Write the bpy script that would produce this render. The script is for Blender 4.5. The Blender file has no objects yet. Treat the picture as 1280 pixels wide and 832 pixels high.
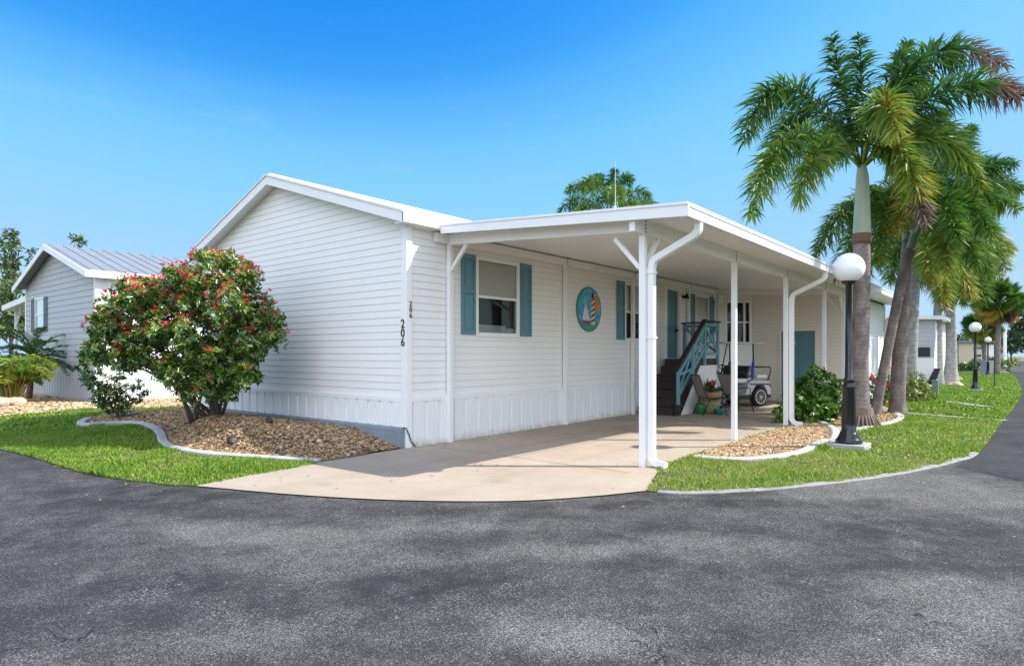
import bpy, bmesh, math, random
import numpy as np
from mathutils import Vector, Matrix
from mathutils.geometry import tessellate_polygon
random.seed(7); RNG = np.random.default_rng(11)
S = bpy.context.scene; COL = S.collection
PI = math.pi

# ------------------------------------------------------------------ camera frame (house axes: X along the long wall, Y along the gable wall)
FPX, CX, HY, EYE = 790.0, 640.0, 442.0, 1.5
AL = math.atan(650 / 790.0)
FW = Vector((math.cos(AL), math.sin(AL), 0)); FW = Vector((0.7722, 0.6354, 0)).normalized()
RT = Vector((FW.y, -FW.x, 0))
CAM = Vector((-6.69, -7.67, EYE))

def ray(px, py):
    return FW + RT * ((px - CX) / FPX) + Vector((0, 0, (HY - py) / FPX))
def gp(px, py, z=0.0):                      # a point of the ground seen at a pixel of the photograph
    d = ray(px, py); t = (z - EYE) / d.z
    return CAM + d * t
def at_depth(px, py, dep):
    return CAM + ray(px, py) * dep

# ------------------------------------------------------------------ objects, tags
OFF = {}
def tag(o, label=None, cat=None, group=None, kind=None):
    if label: o['label'] = label
    if cat: o['category'] = cat
    if group: o['group'] = group
    if kind: o['kind'] = kind
    return o
def thing(name, label, cat, loc=(0, 0, 0), group=None):
    o = bpy.data.objects.new(name, None); COL.objects.link(o)
    o.empty_display_size = 0.1
    o.location = loc; OFF[o.name] = Vector(loc)
    return tag(o, label, cat, group)
def copy_tree(o, parent=None):
    c = o.copy(); COL.objects.link(c); c.parent = parent
    for ch in [x for x in bpy.data.objects if x.parent == o]:
        copy_tree(ch, c)
    return c

def mesh_obj(name, me, mat, parent=None, smooth=False, bevel=0.0):
    o = bpy.data.objects.new(name, me); COL.objects.link(o)
    for m in (mat if isinstance(mat, (list, tuple)) else [mat]): me.materials.append(m)
    if smooth: me.polygons.foreach_set('use_smooth', np.ones(len(me.polygons), bool))
    if parent is not None:
        o.parent = parent
        off = OFF.get(parent.name, Vector((0, 0, 0))); OFF[o.name] = off
        if off.length > 0: me.transform(Matrix.Translation(-off))
    if bevel > 0:
        b = o.modifiers.new('bevel', 'BEVEL'); b.width = bevel; b.segments = 2
        b.limit_method = 'ANGLE'; b.angle_limit = math.radians(35)
    return o

class MB:
    def __init__(s): s.v = []; s.f = []
    def add(s, vs, fs):
        n = len(s.v); s.v += [tuple(p) for p in vs]; s.f += [tuple(i + n for i in f) for f in fs]
        return s
    def box(s, x0, y0, z0, x1, y1, z1):
        x0, x1 = sorted((x0, x1)); y0, y1 = sorted((y0, y1)); z0, z1 = sorted((z0, z1))
        return s.add([(x0,y0,z0),(x1,y0,z0),(x1,y1,z0),(x0,y1,z0),(x0,y0,z1),(x1,y0,z1),(x1,y1,z1),(x0,y1,z1)],
                     [(0,3,2,1),(4,5,6,7),(0,1,5,4),(1,2,6,5),(2,3,7,6),(3,0,4,7)])
    def hexa(s, vs):
        return s.add(vs, [(0,3,2,1),(4,5,6,7),(0,1,5,4),(1,2,6,5),(2,3,7,6),(3,0,4,7)])
    def bar(s, p, q, w, h, up=(0, 0, 1)):
        p, q = Vector(p), Vector(q); d = (q - p).normalized(); u = Vector(up)
        if abs(d.dot(u)) > 0.98: u = Vector((1, 0, 0))
        a = d.cross(u).normalized() * (w / 2); b = a.normalized().cross(d).normalized() * (h / 2)
        return s.hexa([p-a-b, p+a-b, p+a+b, p-a+b, q-a-b, q+a-b, q+a+b, q-a+b])
    def tube(s, pts, r, n=10, cap=True, ph=0.0):
        pts = [Vector(p) for p in pts]; m = len(pts)
        rs = list(r) if hasattr(r, '__len__') else [r] * m
        up = Vector((0, 0, 1)); base = len(s.v); a = None
        for i, p in enumerate(pts):
            d = (pts[min(i+1, m-1)] - pts[max(i-1, 0)]).normalized()
            if a is None:
                a = d.cross(up) if abs(d.dot(up)) < 0.95 else d.cross(Vector((1, 0, 0)))
            a = (a - d * a.dot(d)).normalized(); b = d.cross(a)
            for k in range(n):
                t = 2 * PI * k / n + ph
                s.v.append(tuple(p + (a * math.cos(t) + b * math.sin(t)) * rs[i]))
        for i in range(m - 1):
            for k in range(n):
                k2 = (k + 1) % n
                s.f.append((base+i*n+k, base+i*n+k2, base+(i+1)*n+k2, base+(i+1)*n+k))
        if cap:
            s.f.append(tuple(base + k for k in range(n))[::-1]); s.f.append(tuple(base+(m-1)*n+k for k in range(n)))
        return s
    def lathe(s, c, prof, n=24):
        c = Vector(c); base = len(s.v); m = len(prof)
        for (r, z) in prof:
            for k in range(n):
                t = 2 * PI * k / n
                s.v.append((c.x + r * math.cos(t), c.y + r * math.sin(t), c.z + z))
        for i in range(m - 1):
            for k in range(n):
                k2 = (k + 1) % n
                s.f.append((base+i*n+k, base+i*n+k2, base+(i+1)*n+k2, base+(i+1)*n+k))
        s.f.append(tuple(base + k for k in range(n))[::-1]); s.f.append(tuple(base+(m-1)*n+k for k in range(n)))
        return s
    def prism(s, poly, a0, a1, fn):         # poly of (p,q); fn(p,q,a)->xyz
        n = len(poly); base = len(s.v)
        for a in (a0, a1):
            for p, q in poly: s.v.append(tuple(fn(p, q, a)))
        tri = tessellate_polygon([[Vector((p, q, 0)) for p, q in poly]])
        for t in tri:
            s.f.append(tuple(base + i for i in t)); s.f.append(tuple(base + n + i for i in t)[::-1])
        for i in range(n):
            j = (i + 1) % n
            s.f.append((base+i, base+j, base+n+j, base+n+i))
        return s
    def build(s, name, mat, parent=None, smooth=False, bevel=0.0, fix=True):
        me = bpy.data.meshes.new(name); me.from_pydata(s.v, [], s.f); me.update()
        if fix:
            bm = bmesh.new(); bm.from_mesh(me); bmesh.ops.recalc_face_normals(bm, faces=bm.faces[:]); bm.to_mesh(me); bm.free()
        return mesh_obj(name, me, mat, parent, smooth, bevel)

def np_mesh(name, verts, faces, mat, parent=None, smooth=False, tint=None):
    """verts (N,3) float, faces (M,k) int with one k"""
    me = bpy.data.meshes.new(name); k = faces.shape[1]
    me.vertices.add(len(verts)); me.vertices.foreach_set('co', verts.astype(np.float32).ravel())
    me.loops.add(faces.size); me.loops.foreach_set('vertex_index', faces.astype(np.int32).ravel())
    me.polygons.add(len(faces)); me.polygons.foreach_set('loop_start', np.arange(0, faces.size, k, dtype=np.int32))
    if tint is not None:
        at = me.attributes.new('tint', 'FLOAT', 'POINT'); at.data.foreach_set('value', tint.astype(np.float32))
    me.update(calc_edges=True)
    return mesh_obj(name, me, mat, parent, smooth)

# ------------------------------------------------------------------ materials
def lin(r, g, b):
    f = lambda c: (c/255/12.92 if c/255 <= 0.04045 else ((c/255 + 0.055)/1.055) ** 2.4)
    return (f(r), f(g), f(b), 1)
class NT:
    def __init__(s, name):
        s.m = bpy.data.materials.new(name); s.m.use_nodes = True; s.t = s.m.node_tree; s.t.nodes.clear()
        s.out = s.t.nodes.new('ShaderNodeOutputMaterial')
    def n(s, typ, **kw):
        nd = s.t.nodes.new('ShaderNode' + typ)
        for k, v in kw.items():
            if k.startswith('i_'): s.set(nd.inputs[k[2:].replace('_', ' ')], v)
            elif k.startswith('x'): s.set(nd.inputs[int(k[1:])], v)
            else: setattr(nd, k, v)
        return nd
    def set(s, inp, v):
        if hasattr(v, 'is_output') or isinstance(v, bpy.types.NodeSocket): s.t.links.new(v, inp)
        elif isinstance(v, bpy.types.Node): s.t.links.new(v.outputs[0], inp)
        else: inp.default_value = v
    def coord(s, kind='Object', scale=(1, 1, 1), rot=(0, 0, 0), loc=(0, 0, 0)):
        c = s.n('TexCoord'); mp = s.n('Mapping'); s.t.links.new(c.outputs[kind], mp.inputs['Vector'])
        mp.inputs['Scale'].default_value = scale; mp.inputs['Rotation'].default_value = rot; mp.inputs['Location'].default_value = loc
        return mp.outputs[0]
    def noise(s, vec, scale, detail=4, rough=0.55, dist=0.0):
        nd = s.n('TexNoise'); s.set(nd.inputs['Vector'], vec)
        nd.inputs['Scale'].default_value = scale; nd.inputs['Detail'].default_value = detail
        nd.inputs['Roughness'].default_value = rough; nd.inputs['Distortion'].default_value = dist
        return nd.outputs['Fac'] if 'Fac' in nd.outputs else nd.outputs[0]
    def ramp(s, fac, stops):
        nd = s.n('ValToRGB'); s.set(nd.inputs[0], fac); e = nd.color_ramp.elements
        while len(e) > 1: e.remove(e[-1])
        e[0].position = stops[0][0]; e[0].color = col4(stops[0][1])
        for p, c in stops[1:]:
            x = e.new(p); x.color = col4(c)
        return nd.outputs[0]
    def mix(s, fac, a, b, mode='MIX'):
        nd = s.n('Mix', data_type='RGBA', blend_type=mode)
        s.set(nd.inputs[0], fac); s.set(nd.inputs[6], a if not isinstance(a, tuple) else col4(a)); s.set(nd.inputs[7], b if not isinstance(b, tuple) else col4(b))
        return nd.outputs[2]
    def math(s, op, a, b=0.5, clamp=False):
        nd = s.n('Math', operation=op, use_clamp=clamp); s.set(nd.inputs[0], a); s.set(nd.inputs[1], b); return nd.outputs[0]
    def bump(s, h, strength=0.3, dist=0.01, normal=None):
        nd = s.n('Bump'); s.set(nd.inputs['Height'], h); nd.inputs['Strength'].default_value = strength; nd.inputs['Distance'].default_value = dist
        if normal is not None: s.set(nd.inputs['Normal'], normal)
        return nd.outputs[0]
    def pbr(s, color, rough=0.5, metal=0.0, normal=None, spec=0.5, **kw):
        nd = s.n('BsdfPrincipled'); s.set(nd.inputs['Base Color'], color if not isinstance(color, tuple) else col4(color))
        s.set(nd.inputs['Roughness'], rough); nd.inputs['Metallic'].default_value = metal; nd.inputs['Specular IOR Level'].default_value = spec
        if normal is not None: s.set(nd.inputs['Normal'], normal)
        for k, v in kw.items(): s.set(nd.inputs[k.replace('_', ' ')], v)
        return nd.outputs[0]
    def done(s, sh): s.t.links.new(sh, s.out.inputs[0]); return s.m
def col4(c): return tuple(c) if len(c) == 4 else (*c, 1)
def sc(c, k): return (c[0]*k, c[1]*k, c[2]*k, 1)

def simple(name, color, rough=0.5, metal=0.0, var=0.12, scale=6, bump=0.0, bscale=80, spec=0.5):
    n = NT(name); v = n.coord(); f = n.noise(v, scale, 5, 0.6)
    c = n.mix(f, sc(color, 1 - var), sc(color, 1 + var * 0.6))
    nm = n.bump(n.noise(v, bscale, 3), bump, 0.004) if bump > 0 else None
    r = n.math('ADD', n.math('MULTIPLY', f, 0.2), rough - 0.1, True)
    return n.done(n.pbr(c, r, metal, nm, spec))

def m_siding(name, col, lap=0.0, ground=True):
    """painted vinyl; lap = course height; shadow line painted into the colour at every lap"""
    n = NT(name); v = n.coord()
    streak = n.noise(n.coord(scale=(3, 3, 0.25)), 2.2, 5, 0.65)
    blot = n.noise(v, 0.8, 4, 0.6)
    c = n.mix(n.math('MULTIPLY', streak, 0.22), col, sc(col, 0.82))
    c = n.mix(n.ramp(blot, [(0.45, (0, 0, 0)), (0.8, (0.22, 0.22, 0.22))]), c, (col[0]*0.88, col[1]*0.87, col[2]*0.82, 1))
    sx = n.n('SeparateXYZ'); n.set(sx.inputs[0], v); z = sx.outputs[2]
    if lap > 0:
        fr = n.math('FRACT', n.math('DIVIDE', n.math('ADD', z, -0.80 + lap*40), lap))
        lap_shade = n.math('MULTIPLY', n.ramp(fr, [(0.0, (1, 1, 1)), (0.035, (1, 1, 1)), (0.075, (0, 0, 0)), (0.93, (0, 0, 0)), (0.985, (1, 1, 1))]), n.math('ADD', n.math('MULTIPLY', n.noise(n.coord(scale=(1, 1, 4)), 3.0, 4, 0.7), 0.8), 0.12))  # dark band painted where each lap would show its shadow line
        c = n.mix(n.math('MULTIPLY', lap_shade, 0.58, True), c, (0.30, 0.27, 0.235))
    if ground:
        sp_ = n.math('ADD', n.math('MULTIPLY', z, -3.2), n.math('MULTIPLY', n.noise(n.coord(scale=(1, 1, 0.4)), 9, 5, 0.7), 1.35))
        c = n.mix(n.ramp(sp_, [(0.25, (0, 0, 0)), (0.75, (0.55, 0.55, 0.55))]), c, (0.34, 0.27, 0.19))
    grain = n.noise(n.coord(scale=(1, 1, 9)), 38, 3)
    wave = n.noise(n.coord(scale=(0.9, 0.9, 2.5)), 1.3, 2)
    return n.done(n.pbr(c, 0.42, 0, n.bump(wave, 0.25, 0.02, n.bump(grain, 0.12, 0.002))))
M = {}
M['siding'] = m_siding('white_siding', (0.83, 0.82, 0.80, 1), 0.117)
M['siding_plain'] = m_siding('plain_white_siding', (0.80, 0.79, 0.775, 1))
M['siding_grey'] = m_siding('grey_siding', (0.44, 0.44, 0.455, 1))
M['siding_bounce'] = m_siding('bounce_tinted_siding', (0.80, 0.76, 0.69, 1), 0.117)  # same white siding, warm bounced light put into its colour
M['skirt'] = m_siding('white_vinyl_skirting', (0.81, 0.81, 0.81, 1))
M['trim'] = simple('white_trim', (0.82, 0.82, 0.81, 1), 0.36, var=0.05, scale=3)
M['alu'] = simple('white_aluminium', (0.80, 0.80, 0.79, 1), 0.32, var=0.06, scale=2.5)
def m_ceiling():
    n = NT('carport_ceiling'); v = n.coord()
    w = n.n('TexWave', wave_type='BANDS', bands_direction='X'); n.set(w.inputs['Vector'], v); w.inputs['Scale'].default_value = 0.82; w.inputs['Distortion'].default_value = 0.0
    line = n.ramp(w.outputs['Fac'], [(0.0, (1, 1, 1)), (0.004, (0, 0, 0))])
    blot = n.noise(v, 0.7, 4)
    c = n.mix(n.math('MULTIPLY', blot, 0.35), (0.86, 0.85, 0.83), (0.76, 0.75, 0.72))
    c = n.mix(n.math('MULTIPLY', line, 0.25), c, (0.5, 0.48, 0.45))
    return n.done(n.pbr(c, 0.34))
M['ceiling'] = m_ceiling()
def m_roofmetal():
    n = NT('pale_metal_roof'); v = n.coord()
    c = n.mix(n.noise(v, 1.5, 5), (0.19, 0.205, 0.225), (0.25, 0.265, 0.285))
    return n.done(n.pbr(c, 0.5, 0.0))
M['roof'] = m_roofmetal()
M['teal'] = simple('teal_paint', (0.095, 0.225, 0.27, 1), 0.45, var=0.12, scale=5, bump=0.05)
M['teal_light'] = simple('light_teal_paint', (0.13, 0.30, 0.37, 1), 0.5, var=0.12, scale=8, bump=0.08)
M['darkwood'] = simple('dark_brown_boards', (0.028, 0.019, 0.016, 1), 0.55, var=0.4, scale=14, bump=0.2, bscale=40)
M['black'] = simple('black_enamel', (0.012, 0.013, 0.016, 1), 0.22, var=0.2)
M['blackplastic'] = simple('black_plastic', (0.012, 0.012, 0.013, 1), 0.5, var=0.3)
M['rubber'] = simple('tyre_rubber', (0.014, 0.014, 0.014, 1), 0.85, var=0.3, bump=0.2)
M['wheelmetal'] = simple('bright_alloy', (0.5, 0.5, 0.5, 1), 0.25, 0.6, var=0.05)
M['cartwhite'] = simple('white_cart_paint', (0.52, 0.54, 0.57, 1), 0.2, var=0.04)
M['navy'] = simple('navy_stripe', (0.015, 0.03, 0.12, 1), 0.3)
M['blue'] = simple('blue_sleeve', (0.012, 0.09, 0.42, 1), 0.6)
M['redlens'] = simple('red_lens', (0.35, 0.01, 0.02, 1), 0.15)
M['vinyl'] = simple('white_vinyl', (0.72, 0.73, 0.74, 1), 0.4, var=0.1)
M['sling'] = simple('taupe_sling', (0.33, 0.29, 0.25, 1), 0.8, var=0.2, scale=60)
M['wicker'] = simple('tan_wicker', (0.42, 0.24, 0.11, 1), 0.75, var=0.35, scale=60, bump=0.5, bscale=60)
M['olive'] = simple('olive_glaze', (0.28, 0.29, 0.14, 1), 0.35, var=0.2)
M['green'] = simple('green_plastic', (0.02, 0.20, 0.035, 1), 0.35)
M['tealpot'] = simple('teal_glaze', (0.03, 0.20, 0.22, 1), 0.3)
M['concrete'] = simple('grey_concrete', (0.36, 0.36, 0.35, 1), 0.85, var=0.3, scale=5, bump=0.4, bscale=60)
M['kerb'] = simple('grey_kerb_concrete', (0.42, 0.42, 0.41, 1), 0.85, var=0.35, scale=7, bump=0.5, bscale=70)
M['footing'] = simple('weathered_footing', (0.22, 0.26, 0.30, 1), 0.9, var=0.3, scale=4, bump=0.4, bscale=50)
M['boulder'] = simple('tan_boulder', (0.48, 0.37, 0.27, 1), 0.9, var=0.35, scale=7, bump=0.6, bscale=20)
M['blind'] = simple('cream_blind', (0.90, 0.88, 0.83, 1), 0.8, var=0.04)
M['room'] = simple('dark_room', (0.05, 0.048, 0.045, 1), 0.9, var=0.3)
M['mullion'] = simple('window_vinyl', (0.78, 0.78, 0.76, 1), 0.35, var=0.05)
M['darkmetal'] = simple('dark_metal', (0.025, 0.025, 0.027, 1), 0.4, 0.3)
M['greymetal'] = simple('galvanised_metal', (0.42, 0.43, 0.44, 1), 0.45, 0.4)
M['slate'] = simple('slate_shutter', (0.10, 0.12, 0.15, 1), 0.5)
M['utility'] = simple('utility_green', (0.13, 0.22, 0.20, 1), 0.5)
M['utilgrey'] = simple('utility_grey', (0.42, 0.40, 0.42, 1), 0.6)
M['numblack'] = simple('number_black', (0.02, 0.02, 0.024, 1), 0.4)
M['numedge'] = simple('number_edge', (0.5, 0.5, 0.5, 1), 0.4)
def m_glass():
    n = NT('window_glass'); fr = n.n('Fresnel'); fr.inputs[0].default_value = 1.52
    g = n.n('BsdfGlossy'); g.inputs['Roughness'].default_value = 0.01; g.inputs['Color'].default_value = (1, 1, 1, 1)
    t = n.n('BsdfTransparent'); t.inputs[0].default_value = (0.97, 0.98, 0.98, 1)
    f2 = n.math('ADD', n.math('MULTIPLY', fr.outputs[0], 1.0), 0.0, True)
    mx = n.n('MixShader'); n.set(mx.inputs[0], f2); n.set(mx.inputs[1], t.outputs[0]); n.set(mx.inputs[2], g.outputs[0])
    return n.done(mx.outputs[0])
M['glass'] = m_glass()
def m_globe():
    n = NT('opal_globe')
    return n.done(n.pbr((0.86, 0.86, 0.86), 0.22, 0, None, 0.5, Subsurface_Weight=0.25, Subsurface_Radius=(0.05, 0.05, 0.05)))
M['globe'] = m_globe()

def m_asphalt(name, dark, light, chips=0.5, wornspots=(), amount=1.0):
    n = NT(name); v = n.coord()
    def remap(vec, rz, scl):
        r_ = n.n('Mapping'); n.set(r_.inputs[0], vec); r_.inputs['Rotation'].default_value = (0, 0, rz)
        s_ = n.n('Mapping'); n.set(s_.inputs[0], r_.outputs[0]); s_.inputs['Scale'].default_value = scl
        return s_.outputs[0]
    # wear runs with the traffic round the bend
    big = n.noise(remap(v, 0.88, (0.22, 0.62, 1)), 1.0, 6, 0.62, 0.4)
    big2 = n.noise(remap(v, 0.75, (0.55, 1.1, 1)), 1.1, 6, 0.66)
    w = n.math('ADD', n.math('MULTIPLY', big, 0.6), n.math('MULTIPLY', big2, 0.4))
    w = n.ramp(w, [(0.38, (0.1,)*3), (0.50, (0.42,)*3), (0.64, (0.9,)*3)])
    for (p, sx, sy, rz, amt) in wornspots:
        # worn patches at their own place on the road
        sub = n.n('VectorMath', operation='SUBTRACT'); n.set(sub.inputs[0], v); sub.inputs[1].default_value = p
        ln = n.n('VectorMath', operation='LENGTH'); n.set(ln.inputs[0], remap(sub.outputs[0], rz, (1/sx, 1/sy, 1)))
        d = n.math('ADD', ln.outputs['Value'], n.math('MULTIPLY', n.math('SUBTRACT', n.noise(v, 1.6, 6, 0.7), 0.5), 1.8))
        k = n.ramp(d, [(0.30, (abs(amt),) * 3), (1.15, (0, 0, 0))])
        w = n.math('ADD' if amt > 0 else 'SUBTRACT', w, k, True)
    w = n.math('MULTIPLY', w, amount)
    agg = n.noise(v, 75, 4, 0.75)
    c = n.mix(w, dark, light)
    c = n.mix(n.ramp(agg, [(0.40, (0.6,)*3), (0.56, (0, 0, 0))]), c, sc(dark, 0.5))
    # pale aggregate showing through the binder, denser where it is worn
    def specks(scale, dist, lo_, gain, soft):
        s_ = n.noise(v, scale, 2, 0.5, dist)
        t_ = n.math('ADD', s_, n.math('MULTIPLY', n.math('SUBTRACT', w, 0.5), gain))
        return n.ramp(t_, [(lo_, (0, 0, 0)), (lo_ + soft, (1, 1, 1))])
    grain = n.math('MAXIMUM', n.math('MULTIPLY', specks(105, 1.4, 0.628, 0.13, 0.010), 0.85), specks(52, 2.8, 0.650, 0.11, 0.006))
    c = n.mix(n.math('MULTIPLY', grain, chips, True), c, n.mix(n.noise(v, 30, 2), (0.17, 0.16, 0.15), (0.40, 0.38, 0.35)))
    # thin pale worms
    wm = None
    for scl, dist, mask, lo_, amt in ((13, 3.0, 1.7, 0.47, 1.0), (28, 2.2, 3.0, 0.46, 0.8)):
        worm = n.noise(v, scl, 3, 0.55, dist)
        k = n.ramp(worm, [(0.478, (0, 0, 0)), (0.494, (1, 1, 1)), (0.506, (1, 1, 1)), (0.522, (0, 0, 0))])
        k = n.math('MULTIPLY', n.math('MULTIPLY', k, amt), n.ramp(n.noise(v, mask, 5, 0.7), [(lo_, (0, 0, 0)), (lo_ + 0.13, (1, 1, 1))]))
        k = n.math('MULTIPLY', k, n.ramp(n.noise(v, 60, 2), [(0.38, (0, 0, 0)), (0.6, (1, 1, 1))]))
        wm = k if wm is None else n.math('MAXIMUM', wm, k)
    c = n.mix(n.math('MULTIPLY', wm, min(1.0, chips*1.1)), c, (0.40, 0.39, 0.37))
    big_chip = n.n('TexVoronoi', feature='F1'); n.set(big_chip.inputs['Vector'], v); big_chip.inputs['Scale'].default_value = 9
    bc = n.math('MULTIPLY', n.ramp(n.math('ADD', big_chip.outputs['Distance'], n.math('MULTIPLY', n.noise(v, 40, 2), 0.08)), [(0.09, (1, 1, 1)), (0.12, (0, 0, 0))]), n.ramp(n.noise(v, 2.0, 2), [(0.52, (0, 0, 0)), (0.60, (1, 1, 1))]))
    c = n.mix(n.math('MULTIPLY', bc, 0.7), c, (0.5, 0.49, 0.46))
    # cracks
    dv = n.n('VectorMath', operation='ADD'); n.set(dv.inputs[0], v)
    nz = n.n('TexNoise'); n.set(nz.inputs['Vector'], v); nz.inputs['Scale'].default_value = 2.6; nz.inputs['Detail'].default_value = 6
    sv = n.n('VectorMath', operation='SCALE'); n.set(sv.inputs[0], nz.outputs['Color']); sv.inputs['Scale'].default_value = 0.5; n.set(dv.inputs[1], sv.outputs[0])
    ck = n.n('TexVoronoi', feature='DISTANCE_TO_EDGE'); n.set(ck.inputs['Vector'], dv.outputs[0]); ck.inputs['Scale'].default_value = 2.6
    cm = n.math('MULTIPLY', n.ramp(ck.outputs['Distance'], [(0.005, (1, 1, 1)), (0.016, (0, 0, 0))]), n.ramp(n.noise(v, 0.9, 5, 0.75), [(0.515, (0, 0, 0)), (0.62, (1, 1, 1))]))
    cm = n.math('MULTIPLY', cm, n.ramp(n.noise(v, 7, 2), [(0.42, (0, 0, 0)), (0.52, (1, 1, 1))]))
    c = n.mix(n.math('MULTIPLY', cm, 0.85), c, (0.010, 0.010, 0.010))
    h = n.math('SUBTRACT', n.math('ADD', agg, n.math('MULTIPLY', grain, 0.3)), n.math('MULTIPLY', cm, 1.5))
    return n.done(n.pbr(c, 0.85, 0, n.bump(h, 0.6, 0.008), 0.15))

def m_drive():
    n = NT('driveway_concrete'); v = n.coord()
    a = n.noise(v, 0.8, 6, 0.62); b = n.noise(v, 6, 5, 0.6); s = n.noise(v, 160, 2, 0.7)
    c = n.mix(n.ramp(a, [(0.35, (0, 0, 0)), (0.68, (1, 1, 1))]), (0.345, 0.278, 0.212), (0.42, 0.355, 0.28))
    c = n.mix(n.math('MULTIPLY', n.ramp(b, [(0.5, (0, 0, 0)), (0.75, (1, 1, 1))]), 0.4), c, (0.30, 0.245, 0.19))
    c = n.mix(n.ramp(s, [(0.40, (0.35, 0.35, 0.35)), (0.56, (0, 0, 0))]), c, (0.28, 0.22, 0.17))
    sy = n.n('SeparateXYZ'); n.set(sy.inputs[0], v)
    for yy in (-1.25, -2.75):
        d = n.math('ABSOLUTE', n.math('ADD', n.math('ADD', sy.outputs[1], -yy), n.math('MULTIPLY', n.math('SUBTRACT', n.noise(v, 0.5, 2), 0.5), 0.5)))
        k = n.math('MULTIPLY', n.ramp(d, [(0.04, (1, 1, 1)), (0.20, (0, 0, 0))]), n.noise(n.coord(scale=(0.7, 4, 1)), 1.6, 5, 0.7))
        c = n.mix(n.math('MULTIPLY', k, 0.38), c, (0.24, 0.19, 0.15))
    vo = n.n('TexVoronoi', feature='F1'); n.set(vo.inputs['Vector'], v); vo.inputs['Scale'].default_value = 0.85
    d = n.math('ADD', vo.outputs['Distance'], n.math('MULTIPLY', n.noise(v, 7, 4, 0.7), 0.16))
    c = n.mix(n.ramp(d, [(0.12, (0.42,)*3), (0.24, (0, 0, 0))]), c, (0.20, 0.16, 0.13))
    dv = n.n('VectorMath', operation='ADD'); n.set(dv.inputs[0], v); nz = n.n('TexNoise'); n.set(nz.inputs['Vector'], v); nz.inputs['Scale'].default_value = 1.3; nz.inputs['Detail'].default_value = 6; n.set(dv.inputs[1], nz.outputs['Color'])
    ck = n.n('TexVoronoi', feature='DISTANCE_TO_EDGE'); n.set(ck.inputs['Vector'], dv.outputs[0]); ck.inputs['Scale'].default_value = 0.5
    c = n.mix(n.math('MULTIPLY', n.ramp(ck.outputs['Distance'], [(0.0015, (0.6,)*3), (0.004, (0, 0, 0))]), n.ramp(n.noise(v, 0.9, 3), [(0.48, (0, 0, 0)), (0.55, (1, 1, 1))])), c, (0.16, 0.12, 0.09))
    return n.done(n.pbr(c, 0.85, 0, n.bump(s, 0.35, 0.004), 0.3))
M['drive'] = m_drive()
M['joint'] = simple('joint_filler', (0.16, 0.12, 0.09, 1), 0.95)
M['paintkerb'] = simple('pale_edge_concrete', (0.31, 0.30, 0.285, 1), 0.9, var=0.7, scale=7, bump=0.3)
def m_ground(name, c1, c2, sca, c3=None):
    n = NT(name); v = n.coord()
    c = n.mix(n.ramp(n.noise(v, sca, 6, 0.65), [(0.35, (0, 0, 0)), (0.65, (1, 1, 1))]), c1, c2)
    if c3: c = n.mix(n.ramp(n.noise(v, sca * 0.11, 5, 0.65), [(0.52, (0, 0, 0)), (0.66, (1, 1, 1))]), c, c3)
    return n.done(n.pbr(c, 0.95, 0, n.bump(n.noise(v, sca * 3, 4), 0.6, 0.02), 0.2))
M['lawnbase'] = m_ground('lawn_soil', (0.035, 0.055, 0.012), (0.075, 0.12, 0.02), 14, (0.11, 0.095, 0.045))
M['ground'] = m_ground('far_ground', (0.10, 0.13, 0.045), (0.16, 0.17, 0.07), 0.6, (0.26, 0.22, 0.15))
M['gravelbase'] = m_ground('gravel_soil', (0.20, 0.14, 0.09), (0.42, 0.32, 0.22), 30)

def m_tint(name, stops, rough=0.5, trans=0.3, spec=0.4, noise=0.0, bumpy=0.0):
    n = NT(name); a = n.n('Attribute'); a.attribute_name = 'tint'
    c = n.ramp(a.outputs['Fac'], stops)
    nm = n.bump(n.noise(n.coord(), 60, 3), bumpy, 0.004) if bumpy else None
    p = n.pbr(c, rough, 0, nm, spec)
    if trans > 0:
        tr = n.n('BsdfTranslucent'); n.set(tr.inputs[0], n.mix(0.5, c, (1, 1, 1), 'MULTIPLY') if False else c)
        mx = n.n('MixShader'); mx.inputs[0].default_value = trans; n.set(mx.inputs[1], p); n.set(mx.inputs[2], tr.outputs[0]); p = mx.outputs[0]
    return n.done(p)
M['grass'] = m_tint('grass_blades', [(0, (0.075, 0.155, 0.012)), (0.4, (0.155, 0.30, 0.02)), (0.72, (0.27, 0.40, 0.035)), (0.88, (0.40, 0.38, 0.11)), (1, (0.42, 0.33, 0.19))], 0.5, 0.4)
M['stones'] = m_tint('river_gravel', [(0, (0.035, 0.024, 0.017)), (0.25, (0.15, 0.092, 0.05)), (0.5, (0.36, 0.225, 0.11)), (0.8, (0.52, 0.36, 0.195)), (1, (0.64, 0.54, 0.40))], 0.75, 0, bumpy=0.2)
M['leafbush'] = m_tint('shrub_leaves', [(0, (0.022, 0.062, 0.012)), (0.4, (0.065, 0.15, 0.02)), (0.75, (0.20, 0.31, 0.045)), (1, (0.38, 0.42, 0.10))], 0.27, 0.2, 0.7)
M['leafhib'] = m_tint('hibiscus_leaves', [(0, (0.022, 0.07, 0.014)), (0.5, (0.06, 0.17, 0.025)), (1, (0.19, 0.34, 0.05))], 0.25, 0.26, 0.6)
M['leafyel'] = m_tint('croton_leaves', [(0, (0.06, 0.11, 0.015)), (0.5, (0.16, 0.22, 0.03)), (1, (0.38, 0.36, 0.07))], 0.4, 0.3)
M['leaffar'] = m_tint('tree_leaves', [(0, (0.04, 0.08, 0.03)), (0.5, (0.09, 0.15, 0.045)), (1, (0.20, 0.25, 0.08))], 0.5, 0.3)
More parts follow.
